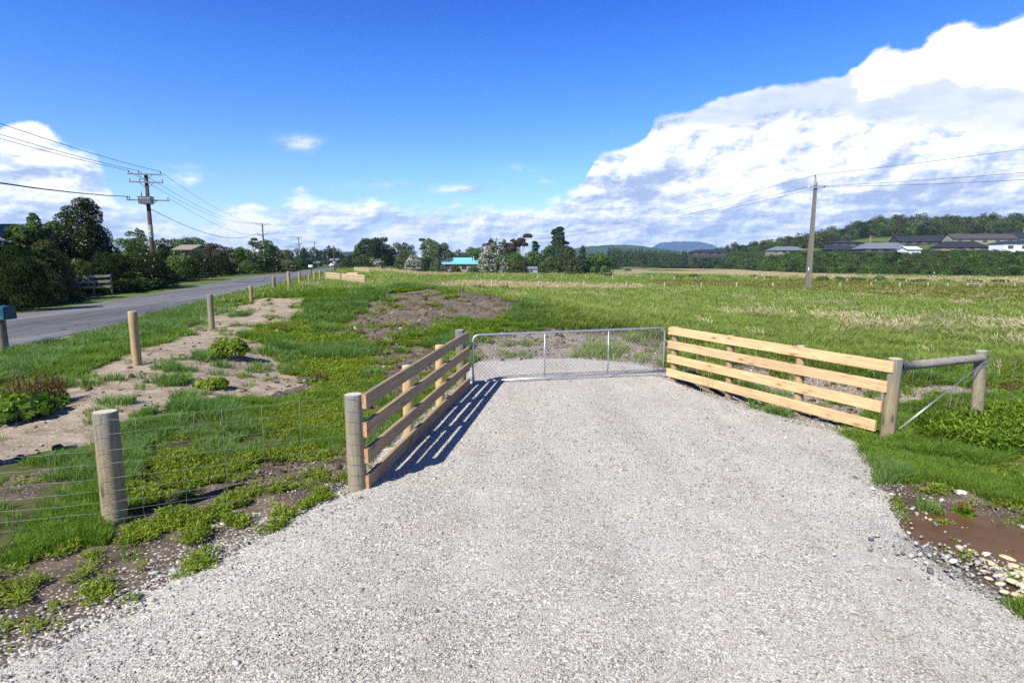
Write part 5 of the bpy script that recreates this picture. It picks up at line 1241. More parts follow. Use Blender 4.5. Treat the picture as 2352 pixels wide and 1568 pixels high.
def tree(name, label, px, ytop, wpx, Y, style, m_, flower=0., trunk='bark', nl=1.0, ls=1.0, seed=None, group=None, ybase=None, sx=0., cat=None, gap=0.):
    NTREE[0] += 1; seed = seed or NTREE[0]; g = GY(px, Y, 605)
    if ybase is not None: g.z = Pt(px, ybase, Y).z
    h = max(.8, ztop(ytop, g)-g.z); w_ = wpx/FPX*Y*1.0; rt = root(name, g, label, cat or ('tree' if 'tree' in name else 'shrub'), group)
    px_area = wpx*(h/Y*FPX); n = int(min(42000, max(500, px_area*1.25))*nl); s = 1.75/FPX*Y*ls*max(1, math.sqrt(px_area*1.25/42000))
    bl = crown_blobs(style, w_*1.02, h, seed); V, F, T, mi = blob_leaves(bl, n, s, seed, gap, flower)
    zmax = V[:, 2].max(); V[:, 2] *= h/zmax if zmax > 0 else 1; V[:, 0] += sx*V[:, 2]
    me = new_mesh('crown', V, F, False, [m_, M['blossom']] if not isinstance(m_, list) else m_, mi, {'tint': ('POINT', 'FLOAT', T)}); link('crown' if cat != 'shrub' else 'foliage', me, rt)
    b = MB(); r0 = max(.05, .022*h); tr_m = M[trunk]
    b.tube([(0, 0, -.3), (sx*h*.2, .0, h*.2), (sx*h*.5+.02*h, 0, h*.5), (sx*h*.8, 0, h*.82)], [r0*1.3, r0, r0*.75, r0*.3], 7)
    for i, q in enumerate(bl[:9]):
        st1 = .25+.4*(i/9); p0 = Vector((sx*h*st1, 0, h*st1)); p1 = Vector((q[0]+sx*q[2], q[1], q[2])); m = p0.lerp(p1, .5)+Vector((0, 0, -.03*h)); b.tube([p0, m, p1], [r0*.5, r0*.35, r0*.12], 5)
    b.build('trunk' if cat != 'shrub' else 'stem', tr_m, rt, (0, 0, 0), False) if False else None
    me2 = new_mesh('trunk', np.array([tuple(v) for v in b.v]), b.f, b.sm, tr_m); link('trunk', me2, rt)
    return rt
D, Mi, Li, Ol, Gy, Pi, Re = (M['leaf_'+k_] for k_ in ('dark', 'mid', 'light', 'olive', 'grey', 'pine', 'red'))
# beyond the road, from the left edge inwards
tree('tree', 'dense dark tree shading the left edge of the picture behind the teal mailbox', 30, 562, 150, 27, 'bush', D, seed=3)
tree('tree', 'mid-green tree with drooping leafy tips right of the blue-grey gabled roof', 88, 488, 100, 38, 'broad', Li, ls=1.5, seed=4)
tree('tree', 'tallest broad roadside tree, dark with pale flowers over its top, left of the power pole', 200, 452, 190, 46, 'dome', D, flower=.10, seed=8)
tree('shrub', 'dark olive shrub mass in front of the tallest roadside tree', 108, 548, 122, 35, 'bush', Ol, seed=6)
tree('shrub', 'black-green rounded shrub filling the foot of the tallest roadside tree', 240, 575, 110, 43, 'bush', D, seed=7)
tree('shrub', 'small olive shrub at the road edge left of the pale timber rails', 85, 590, 110, 31, 'bush', Ol, seed=9)
tree('tree', 'round grey-green tree just left of the transformer pole', 322, 522, 50, 78, 'broad', Gy, seed=10)
tree('tree', 'bright green bushy tree behind the foot of the transformer pole', 315, 545, 92, 66, 'broad', Mi, seed=11)
tree('shrub', 'large very dark shrub hiding the foot of the transformer pole', 335, 573, 128, 47, 'bush', D, flower=.02, seed=12)
tree('tree', 'spreading green tree rising behind the tan roof', 432, 543, 96, 92, 'broad', Mi, seed=13)
tree('tree', 'small dark tree left of the tan roof', 378, 546, 50, 88, 'broad', Ol, seed=14)
tree('shrub', 'green flax-like shrub below the tan roof', 400, 585, 70, 60, 'bush', Li, seed=15)
tree('shrub', 'broad dark glossy shrub right of the tan roof by the road', 452, 576, 84, 63, 'bush', D, flower=.02, seed=16)
tree('tree', 'dark reddish-brown rounded tree beside the road', 497, 556, 62, 80, 'broad', Re, seed=17)
tree('shrub', 'black-green shrub under the reddish-brown tree', 508, 585, 60, 74, 'bush', D, seed=18)
tree('tree', 'bare-looking grey-brown tree right of the reddish-brown one', 533, 566, 44, 98, 'broad', Re, gap=.4, nl=.6, seed=19)
tree('tree', 'yellow-green bushy tree left of the pale-trunked tree', 556, 566, 52, 95, 'broad', Li, seed=20)
tree('tree', 'pale-trunked tree with thin grey foliage left of the second power pole', 582, 545, 46, 112, 'gum', Gy, trunk='bark_pale', nl=1.6, seed=21)
tree('tree', 'dense round green tree behind the second power pole', 614, 549, 58, 128, 'broad', Mi, seed=22)
tree('shrub', 'large dark shrub with light tips at the second power pole foot', 612, 584, 84, 92, 'bush', D, flower=.05, seed=23)
tree('shrub', 'lighter low shrub left of the large dark one at the roadside', 568, 596, 60, 86, 'bush', Mi, seed=24)
tree('tree', 'brown-green round tree right of the second power pole', 656, 571, 50, 155, 'broad', Ol, seed=25)
tree('shrub', 'spiky pale shrub at the road bend right of the second power pole', 658, 596, 66, 108, 'bush', Gy, seed=26)
tree('shrub', 'low dark shrub between the third and fourth power poles', 710, 603, 44, 215, 'bush', D, seed=27)
for i, (px, yt, wp, Y, st1, m_, lb) in enumerate((
        (798, 590, 44, 168, 'bush', Ol, 'dark scrubby shrub where the road passes behind the meadow trees'),
        (828, 556, 44, 230, 'broad', Ol, 'olive tree at the left end of the meadow tree line'),
        (866, 545, 78, 228, 'broad', D, 'big dark double-crowned tree above the farthest pale rail panel'),
        (889, 560, 52, 240, 'broad', D, 'dark tree adjoining the big double-crowned one on its right'),
        (832, 583, 48, 186, 'bush', Ol, 'yellowish shrub behind the farthest pale rail panel'),
        (930, 556, 54, 255, 'broad', Gy, 'grey-green tree left of the thin flowering gum'),
        (930, 580, 60, 225, 'bush', Ol, 'olive brown undergrowth shrub between the two white-flowered bushes'),
        (1000, 548, 80, 235, 'broad', Mi, 'broad green tree behind the big white-flowered bush'),
        (1022, 556, 60, 228, 'broad', Gy, 'grey-green rounded tree above the left end of the turquoise roof'),
        (1053, 571, 50, 245, 'broad', Gy, 'small grey tree above the middle of the turquoise roof'),
        (1085, 566, 66, 240, 'broad', Mi, 'bright green tree above the right end of the turquoise roof'),
        (985, 589, 40, 215, 'bush', D, 'very dark shrub right of the big white-flowered bush'),
        (1002, 592, 34, 205, 'bush', Gy, 'pale grey shrub touching the left end of the turquoise roof'),
        (996, 606, 22, 200, 'bush', Li, 'small bright green bush below the pale grey shrub'),
        (1020, 606, 20, 204, 'bush', Gy, 'small grey shrub in front of the turquoise-roofed house wall'),
        (1046, 608, 32, 206, 'bush', Ol, 'dark low shrub in front of the middle of the turquoise-roofed house'),
        (1086, 608, 32, 205, 'bush', Mi, 'green low shrub under the right end of the turquoise roof'),
        (1146, 585, 60, 215, 'bush', Mi, 'dark green shrub right of the tall white-flowered tree'),
        (1182, 578, 76, 222, 'bush', Mi, 'dense green tree mass below the gum trees'),
        (1228, 576, 70, 226, 'bush', Mi, 'dense green tree mass left of the big pine above the small shed'),
        (1262, 590, 56, 214, 'bush', Ol, 'olive shrubs right behind the small grey shed'),
        (1188, 596, 50, 205, 'bush', Ol, 'dark low shrub left of the small grey shed'),
        (1262, 562, 50, 238, 'broad', Mi, 'green tree at the left foot of the big pine'),
        (1300, 562, 60, 220, 'bush', Ol, 'olive thin-leaved tree below the right side of the big pine'),
        (1338, 563, 48, 205, 'spire', Pi, 'dark pointed pine right of the big pine'),
        (1358, 580, 40, 212, 'bush', D, 'dark shrub between the pointed pine and the light green tree'),
        (1382, 578, 60, 196, 'broad', Mi, 'light green rounded tree at the right end of the meadow tree line'),
        (1322, 588, 44, 200, 'bush', Ol, 'dull olive shrub left of the pointed pine foot'))):
    tree('tree' if st1 != 'bush' else 'shrub', lb, px, yt, wp, Y, st1, m_, seed=40+i)
tree('tree', 'pale-flowering thin tree crown rising behind the big dark double-crowned tree', 878, 543, 34, 250, 'gum', Gy, flower=.45, seed=70)
tree('shrub', 'pale yellowish shrub above the farthest pale rail panel', 846, 590, 40, 192, 'bush', Li, flower=.25, seed=71)
tree('shrub', 'white-flowered bush, smaller of the two left of the turquoise roof', 868, 594, 36, 190, 'bush', Gy, flower=.45, seed=72)
tree('shrub', 'large rounded white-flowered bush left of the turquoise roof', 949, 583, 46, 198, 'bush', Gy, flower=.75, seed=73)
tree('tree', 'thin gum tree with separate leaf clusters standing above the tree line', 976, 546, 34, 250, 'gum', Re, nl=.8, seed=74)
tree('tree', 'tall white-flowered tree at the right end of the turquoise roof', 1119, 571, 54, 206, 'broad', Gy, flower=.8, seed=75)
tree('tree', 'white-flowered tree top behind the tall white-flowered tree', 1132, 556, 38, 218, 'broad', Gy, flower=.4, seed=76)
tree('tree', 'reddish gum tree beside the small distant power pole', 1128, 546, 36, 235, 'broad', Re, gap=.3, seed=77)
tree('tree', 'olive gum tree right of the small distant power pole', 1158, 549, 44, 235, 'broad', Ol, trunk='bark_pale', gap=.3, seed=78)
tree('tree', 'tall open gum tree with bare pale branches, tallest of the gums', 1193, 536, 56, 240, 'gum', Re, trunk='bark_pale', nl=1.2, seed=79)
tree('tree', 'brownish gum tree in front of the tallest open gum', 1180, 547, 40, 232, 'broad', Re, gap=.4, trunk='bark_pale', seed=80)
tree('tree', 'small ragged pine left of the big pine', 1229, 552, 38, 236, 'bigpine', Pi, seed=81)
tree('tree', 'big dark pine, tallest tree in the meadow tree line', 1283, 519, 72, 235, 'bigpine', Pi, nl=1.5, seed=82)
tree('shrub', 'small white-flowered shrub left of the grey shed', 1158, 590, 26, 204, 'bush', Gy, flower=.35, seed=83)
def lib_crown(style, m_i=0, n=420, s=.16, seed=1, asp=1.):
    V, F, T, mi = blob_leaves(crown_blobs(style, 1.0, 1.0*asp, seed), n, s*.5, seed); Ft = np.concatenate([F[:, [0, 1, 2]], F[:, [0, 2, 3]]]); return V, Ft, T, np.full(len(Ft), m_i)
def wood(name, label, pts, sizes, mats_, styles, n=420, s=.11):
    lib_ = []
    for i, (st1, mi) in enumerate(styles): lib_.append(lib_crown(st1, mi, n, s, 200+i, 1.0))
    P = np.array([tuple(p) for p in pts]); k_ = len(P); rot = np.stack([np.zeros(k_), np.zeros(k_), rng.random(k_)*6.28], 1)
    o = scatter(name, mats_, lib_, P, rot, np.array(sizes), label); return o
SM = [M['leaf_mid'], M['leaf_light'], M['leaf_olive'], M['leaf_dark'], M['leaf_grey'], M['leaf_gorse'], M['leaf_red'], M['leaf_pine']]
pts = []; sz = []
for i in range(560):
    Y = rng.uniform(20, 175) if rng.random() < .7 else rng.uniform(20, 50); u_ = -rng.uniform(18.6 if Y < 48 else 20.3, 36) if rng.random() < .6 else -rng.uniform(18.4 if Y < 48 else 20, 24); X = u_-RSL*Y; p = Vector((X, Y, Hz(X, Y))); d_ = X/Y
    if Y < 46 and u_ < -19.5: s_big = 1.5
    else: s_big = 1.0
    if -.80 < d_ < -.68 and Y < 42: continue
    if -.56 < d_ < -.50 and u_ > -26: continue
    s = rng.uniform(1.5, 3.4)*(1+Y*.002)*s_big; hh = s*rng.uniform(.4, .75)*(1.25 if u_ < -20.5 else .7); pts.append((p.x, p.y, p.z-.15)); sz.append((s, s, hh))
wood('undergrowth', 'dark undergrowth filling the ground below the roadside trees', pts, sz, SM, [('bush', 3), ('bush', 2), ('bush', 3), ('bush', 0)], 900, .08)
# out of frame on the left: trees whose shade falls on the roadside ones
for i, (X, Y, wd, h) in enumerate(((-37, 24, 12, 15), (-44, 33, 13, 16), (-33, 15, 11, 13), (-50, 42, 13, 16))):
    rt = root('tree', (X, Y, Hz(X, Y)), ('dark tree outside the left edge nearest the road', 'dark tree outside the left edge behind the nearest one', 'dark tree outside the left edge closest to the viewer', 'dark tree outside the left edge farthest from the viewer')[i], 'tree')
    V, F, T, mi = blob_leaves(crown_blobs('broad', wd, h, 90+i), 9000, .22, 90+i); link('crown', new_mesh('crown', V, F, False, [D], mi, {'tint': ('POINT', 'FLOAT', T)}), rt)
    b = MB(); b.tube([(0, 0, -.3), (.1, 0, h*.4), (0, 0, h*.8)], [.3, .25, .1], 8); link('trunk', new_mesh('trunk', np.array([tuple(v) for v in b.v]), b.f, b.sm, M['bark']), rt)
# shrubs standing in the far wet part of the meadow
for i, (px, yb, yt, wp, lb) in enumerate(((1397, 636, 627, 26, 'low dark shrub near the right end of the meadow tree line in dry grass'), (1443, 622, 616, 16, 'tiny round shrub in the dry grass left of the rusty bracken'), (1596, 638, 628, 30, 'green shrub on the farthest fence line left of the concrete pole'), (1560, 640, 632, 40, 'low rushes left of the green shrub on the farthest fence line'),
        (1665, 640, 633, 34, 'low green shrub midway between the green shrub and the concrete pole'), (1735, 638, 630, 26, 'small green shrub left of the concrete pole'), (1770, 641, 634, 50, 'flat green shrub nearly touching the concrete pole on its left'), (1862+30, 647, 633, 40, 'dark shrub just right of the concrete pole'), (1930, 646, 634, 30, 'second dark shrub right of the concrete pole'),
        (1968, 648, 635, 56, 'wide dark shrub group right of the concrete pole'), (2023, 647, 632, 44, 'rounded dark green shrub with a taller middle in the far meadow'), (2075, 648, 638, 40, 'brownish low shrub right of the rounded dark green one'), (2120, 650, 640, 50, 'flat green rushes at the right in the far meadow'), (2180, 650, 640, 40, 'short green rushes between fence posts at the right'), (2240, 650, 641, 46, 'low green rushes behind the braced fence posts'), (2300, 652, 641, 60, 'dark low shrub near the right edge in the far meadow'),
        (2000, 627, 621, 16, 'tiny shrub on the dry grass under the bank'), (2166, 632, 622, 30, 'small dark shrub at the foot of the scrubby bank on the right'))):
    g = G(px, yb); tree('shrub', lb, px, yt, wp, g.y, 'bush', Mi if i % 3 else Ol, seed=110+i, nl=.8)

# leafy clumps and dock plants in the foreground
def clump(px, py, wpx, hpx, m_, label, leaf=.07, n=900, name='leafy_weed'):
    g = G(px, py); Y = g.y; w_ = wpx/FPX*Y; h = hpx/FPX*Y; rt_ = root(name, g, label, 'plant')
    V, F, T, mi = blob_leaves([(0, 0, h*.4, w_/2, w_/2.4, h*.5), (w_*.2, .02, h*.55, w_*.3, w_*.25, h*.42), (-w_*.22, -.05, h*.45, w_*.28, w_*.25, h*.4)], n, leaf, 3, 0, 0)
    link('foliage', new_mesh('foliage', V, F, False, [m_], mi, {'tint': ('POINT', 'FLOAT', T)}), rt_); return rt_
clump(527, 822, 84, 48, M['weed'], 'bright green leafy weed clump on the sand right of the nearest roadside posts', .05, 1500)
clump(487, 893, 74, 26, M['weed'], 'small bright weed patch alone on bare sand', .04, 900)
clump(22, 960, 190, 55, M['weedy'], 'large-leaved dark weed at the left edge below the brown dock stalks', .09, 900)
def dock(px, py, wpx, hpx, n, label):
    g = G(px, py); Y = g.y; w_ = wpx/FPX*Y; h = hpx/FPX*Y; rt_ = root('dock_plant', g, label, 'plant'); b = MB(); C = []; N_ = []
    for i in range(n):
        a = rng.random()*6.28; d = w_/2*math.sqrt(rng.random())*.6; p0 = Vector((d*math.cos(a), d*math.sin(a), 0)); hh = h*rng.uniform(.6, 1); p1 = p0+Vector((rng.normal(0, .12)*h+p0.x*.5, rng.normal(0, .12)*h+p0.y*.5, hh))
        b.tube([p0, p0.lerp(p1, .5)+Vector((.01, 0, 0)), p1], .0035, 3, False)
        for j in range(26):
            f = .35+.65*rng.random(); q = p0.lerp(p1, f); C.append((q.x+rng.normal(0, .022), q.y+rng.normal(0, .022), q.z+rng.normal(0, .02))); N_.append(rng.normal(0, 1, 3))
    s = max(.014, 1.1/FPX*Y); V, F = leafquads(np.array(C), np.array(N_)/np.linalg.norm(N_, axis=1)[:, None], np.full(len(C), s)*rng.uniform(.6, 1.3, len(C)))
    link('seed_heads', new_mesh('seed_heads', V, F, False, [M['dock']], None, {'tint': ('POINT', 'FLOAT', np.repeat(rng.random(len(F)), 4))}), rt_)
    link('stalks', new_mesh('stalks', np.array([tuple(v) for v in b.v]), b.f, b.sm, M['dock']), rt_)
    V, F, T, mi = blob_leaves([(0, 0, h*.12, w_/2, w_/2, h*.18)], 60, .09, 1); link('leaves', new_mesh('leaves', V, F, False, [M['weedy']], mi, {'tint': ('POINT', 'FLOAT', T)}), rt_)
for a in ((60, 945, 120, 92, 60, 'broad rust-brown dock plant at the left edge on the sand'), (128, 925, 60, 70, 30, 'smaller rust-brown dock plant leaning right beside the broad one'), (640, 768, 46, 30, 14, 'faint rusty dock plant on the bank above the bright weeds'),
          (735, 880, 40, 34, 14, 'short rusty dock plant left of the brown rail fence'), (1836, 752, 22, 32, 12, 'upright rust-brown dock in the meadow above the pine rail fence'), (1872, 754, 14, 22, 7, 'smaller dock just right of the upright one in the meadow'),
          (1966, 712, 20, 14, 8, 'low rusty dock in the meadow right of the upright pair'), (1100, 664, 50, 12, 12, 'rusty dock patch at the foot of the nearest meadow fence, left part'), (1165, 665, 40, 12, 10, 'rusty dock patch beside the second meadow fence post'),
          (2213, 1185, 14, 32, 8, 'small dark red dock seedling on the mud above the puddle'), (2320, 905, 60, 40, 16, 'reddish dock stems behind the leafy weeds right of the braced post')): dock(*a)

# ------------------------------------------------------------------ the hill on the right: bank, terrace, lawns, forest
HP = [ # px, base distance, scrub top y, terrace y, crest y
    (1330, 640, 595, 596, 598), (1430, 620, 590, 592, 594), (1500, 560, 588, 589, 590), (1600, 470, 584, 584, 586), (1690, 400, 580, 580, 574), (1760, 310, 578, 578, 561), (1850, 250, 577, 574, 548), (1940, 240, 577, 573, 530), (2000, 236, 577, 572, 509), (2100, 220, 576, 571, 504), (2200, 205, 575, 571, 505), (2352, 192, 576, 572, 507), (2600, 180, 576, 572, 505), (3000, 170, 576, 572, 505)]
HPa = np.array(HP, float)
def hill_y(px, k_):                                # k_: 0 foot .. 5 behind the crest
    D0, ys, yt, yc = [np.interp(px, HPa[:, 0], HPa[:, i]) for i in (1, 2, 3, 4)]
    yf = 605+3.9/D0*1300
    big = np.clip((575-yc)/45, 0, 1)
    dist = [D0-12, D0+18, D0+52, D0+80, D0+130, D0+190, D0+300, D0+420]
    yy = [yf+2, yf*.45+(ys+12)*.55, ys+9, yt, yt-14*big-1, (yt+yc)/2+4, yc+9, yc+34]
    return np.interp(k_, np.arange(8), dist), np.interp(k_, np.arange(8), yy)
def hill_pt(px, k_):
    D_, yy = hill_y(px, k_); return Pt(px, yy, D_)
pxs = np.linspace(1330, 3000, 84); ks = np.linspace(0, 7, 29); V = []; lawn = []
for px in pxs:
    for k_ in ks:
        p = hill_pt(px, k_); p.z += .5*(vnoise(np.array([p.x*.05]), np.array([p.y*.05]))[0]-.5)*(k_ > .3); V.append(tuple(p)); lawn.append(1.0 if (2.75 < k_ < 4.9 and px > 1800) else 0.)
n1_, n2_ = len(pxs), len(ks); idx = np.arange(n1_*n2_).reshape(n1_, n2_)
Fq = np.stack([idx[:-1, :-1].ravel(), idx[1:, :-1].ravel(), idx[1:, 1:].ravel(), idx[:-1, 1:].ravel()], 1)
tag(link('hill', new_mesh('hill', V, Fq, True, M['hill'], attrs={'lawn': ('POINT', 'FLOAT', lawn)})), kind='structure')

pts = []; sz = []; styles = [('bush', 0), ('bush', 1), ('bush', 2), ('bush', 1), ('bush', 0), ('bush', 2), ('bush', 3)]
for i in range(2600):
    px = rng.uniform(1500, 2480); k_ = rng.uniform(.05, 2.7); 
    if px > 2480: continue
    p = hill_pt(px, k_); s = rng.uniform(1.8, 5.2)*(.65+.8*float(vnoise(np.array([px*.035]), np.array([k_*2.]))[0]))*(1.0 if k_ < 2 else .62)*np.interp(px, [1500, 1700, 1900], [1.6, 1.4, 1]); hgt = s*rng.uniform(.55, .9)*(1 if k_ < 1.4 else .6)
    pts.append((p.x, p.y, p.z-.5)); sz.append((s, s, hgt))
wood('bank_scrub_vegetation', 'mixed green scrub covering the bank below the houses', pts, sz, SM, styles)
pts = []; sz = []
for i in range(260):                               # pale flax and grey shrubs along the top of the bank
    px = rng.uniform(1560, 2480); p = hill_pt(px, rng.uniform(2.3, 2.85)); s = rng.uniform(1.2, 2.4); pts.append(tuple(p)); sz.append((s, s, s*.5))
wood('pale_scrub_vegetation', 'grey-green flax and shrubs along the top of the bank', pts, sz, SM, [('bush', 4), ('bush', 4), ('bush', 1)])
pts = []; sz = []
for i in range(26): p = hill_pt(rng.uniform(1570, 1620), rng.uniform(.0, .9)); s = rng.uniform(3, 6); pts.append((p.x, p.y, p.z)); sz.append((s, s, s*.35))
for i in range(14): p = hill_pt(rng.uniform(1440, 1530), rng.uniform(.0, .4)); s = rng.uniform(3, 6); pts.append((p.x, p.y, p.z)); sz.append((s, s, s*.3))
wood('rust_bracken_vegetation', 'rust-orange dead bracken at the foot of the bank', pts, sz, SM, [('bush', 5), ('bush', 5), ('bush', 2)])
pts = []; sz = []
for i in range(2300):
    px = rng.uniform(1640, 2560); lo = 5.0 if px > 1900 else 3.2; k_ = rng.uniform(lo, 6.6)
    if rng.random() > np.interp(px, [1640, 1760], [.6, 1]): continue
    if px > 1960 and k_ < 5.0 and rng.random() < .55: continue
    p = hill_pt(px, k_); s = rng.uniform(4.5, 9.5)*(1.5 if rng.random() < .15 else 1)*np.interp(px, [1640, 1900], [.75, 1]); pts.append((p.x, p.y, p.z-1.0)); sz.append((s, s, s*rng.uniform(.7, 1.0)))
wood('hill_forest', 'native forest covering the hill above the houses', pts, sz, SM, [('broad', 2), ('dome', 2), ('broad', 0), ('dome', 6), ('bush', 2), ('broad', 3), ('broad', 1), ('bush', 4)], 700, .085)
pts = []; sz = []
for i in range(420):
    px = rng.uniform(1395, 1700); Y = rng.uniform(430, 560); p = GY(px, Y, 605); h = rng.uniform(11, 15)*np.interp(px, [1395, 1560, 1700], [1.15, 1, .8]); pts.append((p.x, p.y, -1.5)); sz.append((h*.42, h*.42, h))
wood('pine_forest', 'narrow dark plantation pines standing behind the meadow', pts, sz, SM, [('spire', 7), ('spire', 7), ('broad', 7), ('spire', 2)], 420, .10)
pts = []; sz = []
for i in range(520):
    px = rng.uniform(-350, 1420); Y = rng.uniform(330, 460)*(1 if px > 640 else .75); p = GY(px, Y, 605); h = rng.uniform(7.5, 11)*(1.15 if 690 < px < 800 else .8); 
    if 762 < px < 800 and Y < 400: continue
    pts.append((p.x, p.y, p.z-.5)); sz.append((h*1.1, h*1.1, h))
wood('treeline', 'dark distant line of trees closing the view behind the road and houses', pts, sz, SM, [('broad', 3), ('broad', 2), ('broad', 3), ('spire', 7)], 420, .10)
for i, (px, yt, wp, st1, m_, kk_, lb) in enumerate(((1463+240, 562, 22, 'broad', D, 3.3, 'dark tree on the skyline left end of the forested hill'), (1725, 566, 18, 'broad', Ol, 3.3, 'smaller tree right of the dark skyline tree at the left end of the hill'),
        (2005, 561, 40, 'broad', Li, 4.0, 'bright green tree between the houses on the lawn below the hill'), (2120, 549, 90, 'broad', Mi, 5.2, 'group-like broad bright green tree at the forest edge above the dark roofs'), (2352, 498, 30, 'gum', D, 5.5, 'ragged dark tree on the skyline at the right edge'), (2086, 512, 46, 'broad', Ol, 5.6, 'rounded olive tree standing out on the steep left shoulder of the hill'), (2205, 500, 40, 'broad', D, 5.9, 'dark broad tree on the hill crest above the brown-roofed house'), (2280, 506, 44, 'broad', Mi, 5.6, 'green tree on the hill crest right of the dark broad one'))):
    p = hill_pt(px, kk_); rt_ = tree('tree', lb, px, yt, wp, p.y, st1, m_, seed=300+i, ybase=float(hill_y(px, kk_)[1]))

# ------------------------------------------------------------------ mountains and distant ridges
def ridge(name, pts, Y, depth, m_, foot=610):
    pts = np.array(pts, float); px = np.arange(pts[0, 0], pts[-1, 0]+.1, (pts[-1, 0]-pts[0, 0])/160); top = np.interp(px, pts[:, 0], pts[:, 1])
    V = []; nk = 14
    for i, (a, t_) in enumerate(zip(px, top)):
        for j in range(nk):
            f = j/(nk-1); d_ = Y+depth*f; prof = math.sin(f*math.pi*.5)**1.1 if f < .75 else math.sin(.75*math.pi*.5)**1.1; zz = Pt(a, t_, Y+depth*.75).z*min(1, f/.75)**1.2*(1 if f <= .75 else 1-(f-.75)*1.6)
            nn = vnoise(np.array([a*.05]), np.array([j*.7]))[0]; nn2 = vnoise(np.array([a*.16]), np.array([j*1.3]))[0]
            q = Pt(a, 600, d_); V.append((q.x, d_, -3+(zz+3)*(1-.0*nn)+(nn-.5)*Y*.006*(.2 if .6 < f < .85 else 1)*math.sin(math.pi*min(f/.75, 1))+(nn2-.5)*Y*.0014))
    n = len(px); idx = np.arange(n*nk).reshape(n, nk); Fq_ = np.stack([idx[:-1, :-1].ravel(), idx[1:, :-1].ravel(), idx[1:, 1:].ravel(), idx[:-1, 1:].ravel()], 1)
    return tag(link(name, new_mesh(name, V, Fq_, True, m_)), kind='structure')
ridge('mountain', [(1440, 606), (1462, 590), (1490, 569), (1515, 556), (1545, 553), (1580, 553), (1610, 554), (1635, 560), (1650, 570), (1662, 574), (1690, 566), (1712, 562), (1740, 568), (1775, 560), (1850, 570), (1950, 580), (2100, 600)], 5700, 1100, M['mountain'])
ridge('hills', [(1180, 604), (1240, 590), (1290, 577), (1330, 567), (1365, 563), (1400, 561), (1430, 560), (1460, 562), (1490, 566), (1530, 572), (1580, 580), (1640, 588), (1700, 598)], 1900, 500, M['farhill'])
ridge('hills', [(600, 600), (700, 588), (790, 580), (818, 574), (850, 578), (960, 590), (1180, 600), (1300, 604)], 3000, 600, M['mountain'])

# ------------------------------------------------------------------ houses
def house(label, x0, x1, yr, ye, yb, Y, roof, wall, kind='hip', depth=9., name='house', nwin=3, cat='house', winw=None, over=.5, ybr=None, frontgable=None, wall_label=None):
    a = Pt(x0, ye, Y); b_ = Pt(x1, ye, Y); base = Pt((x0+x1)/2, yb, Y).z; zr = Pt(x0, yr, Y+depth/2).z; ze = a.z; c = Vector(((a.x+b_.x)/2, Y, base)); Wd = b_.x-a.x
    rt_ = root(name, c, label, cat); X0, X1 = a.x+over, b_.x-over
    b = MB(); b.box(X0, Y+over, base-1.5, X1, Y+depth-over, ze-.02)
    if kind == 'gable':                            # gable ends
        ym = Y+depth/2
        for xx, sg in ((X0, -1), (X1, 1)):
            b.add([(xx, Y+over, ze-.02), (xx, Y+depth-over, ze-.02), (xx, ym, zr-.12), (xx-sg*.1, Y+over, ze-.02), (xx-sg*.1, Y+depth-over, ze-.02), (xx-sg*.1, ym, zr-.12)], [[0, 1, 2], [3, 5, 4], [0, 2, 5, 3], [1, 4, 5, 2]])
    w_o = b.build('wall', wall, rt_)
    b = MB(); t = .14; ym = Y+depth/2; ins = 0 if kind == 'gable' else min(depth/2, Wd*.32)
    for dz in (0,):
        V = [(a.x, Y, ze), (b_.x, Y, ze), (b_.x, Y+depth, ze), (a.x, Y+depth, ze), (a.x+ins, ym, zr), (b_.x-ins, ym, zr)]
        V += [(v[0], v[1], v[2]-t) for v in V]
        F = [[0, 1, 5, 4], [2, 3, 4, 5], [1, 2, 5], [3, 0, 4], [1, 0, 6, 7], [2, 1, 7, 8], [3, 2, 8, 9], [0, 3, 9, 6], [9, 8, 7, 6]] if kind == 'hip' else [[0, 1, 5, 4], [2, 3, 4, 5], [7, 6, 10, 11], [9, 8, 11, 10], [0, 6, 7, 1], [3, 2, 8, 9], [1, 7, 11, 5], [2, 5, 11, 8], [0, 4, 10, 6], [3, 9, 10, 4]]
    b.add(V, F); r_o = b.build('roof', roof, rt_)
    b = MB(); b.box(a.x-.02, Y-.09, ze-.16, b_.x+.02, Y-.005, ze-.02); b.build('gutter', M['darkwall'], rt_)
    if nwin:
        hh = min(1.5, (ze-base)*.6); ww = winw or min(2.4, (X1-X0)/(nwin*1.8))
        for i in range(nwin):
            cx = X0+(X1-X0)*(i+.5+.12*math.sin(i*3.1))/nwin; zc = base+(ze-base)*.5
            b = MB(); b.box(cx-ww/2, Y+over-.04, zc-hh/2, cx+ww/2, Y+over-.006, zc+hh/2); wn = b.build('window', M['steelgrey'] if wall is M['darkwall'] else M['darkwall'], rt_)
            b = MB(); b.box(cx-ww/2+.08, Y+over-.055, zc-hh/2+.08, cx-.04, Y+over-.043, zc+hh/2-.08); b.box(cx+.04, Y+over-.055, zc-hh/2+.08, cx+ww/2-.08, Y+over-.043, zc+hh/2-.08)
            o = b.build('pane', M['glass'], wn); 
    return rt_, a, b_, zr, ze
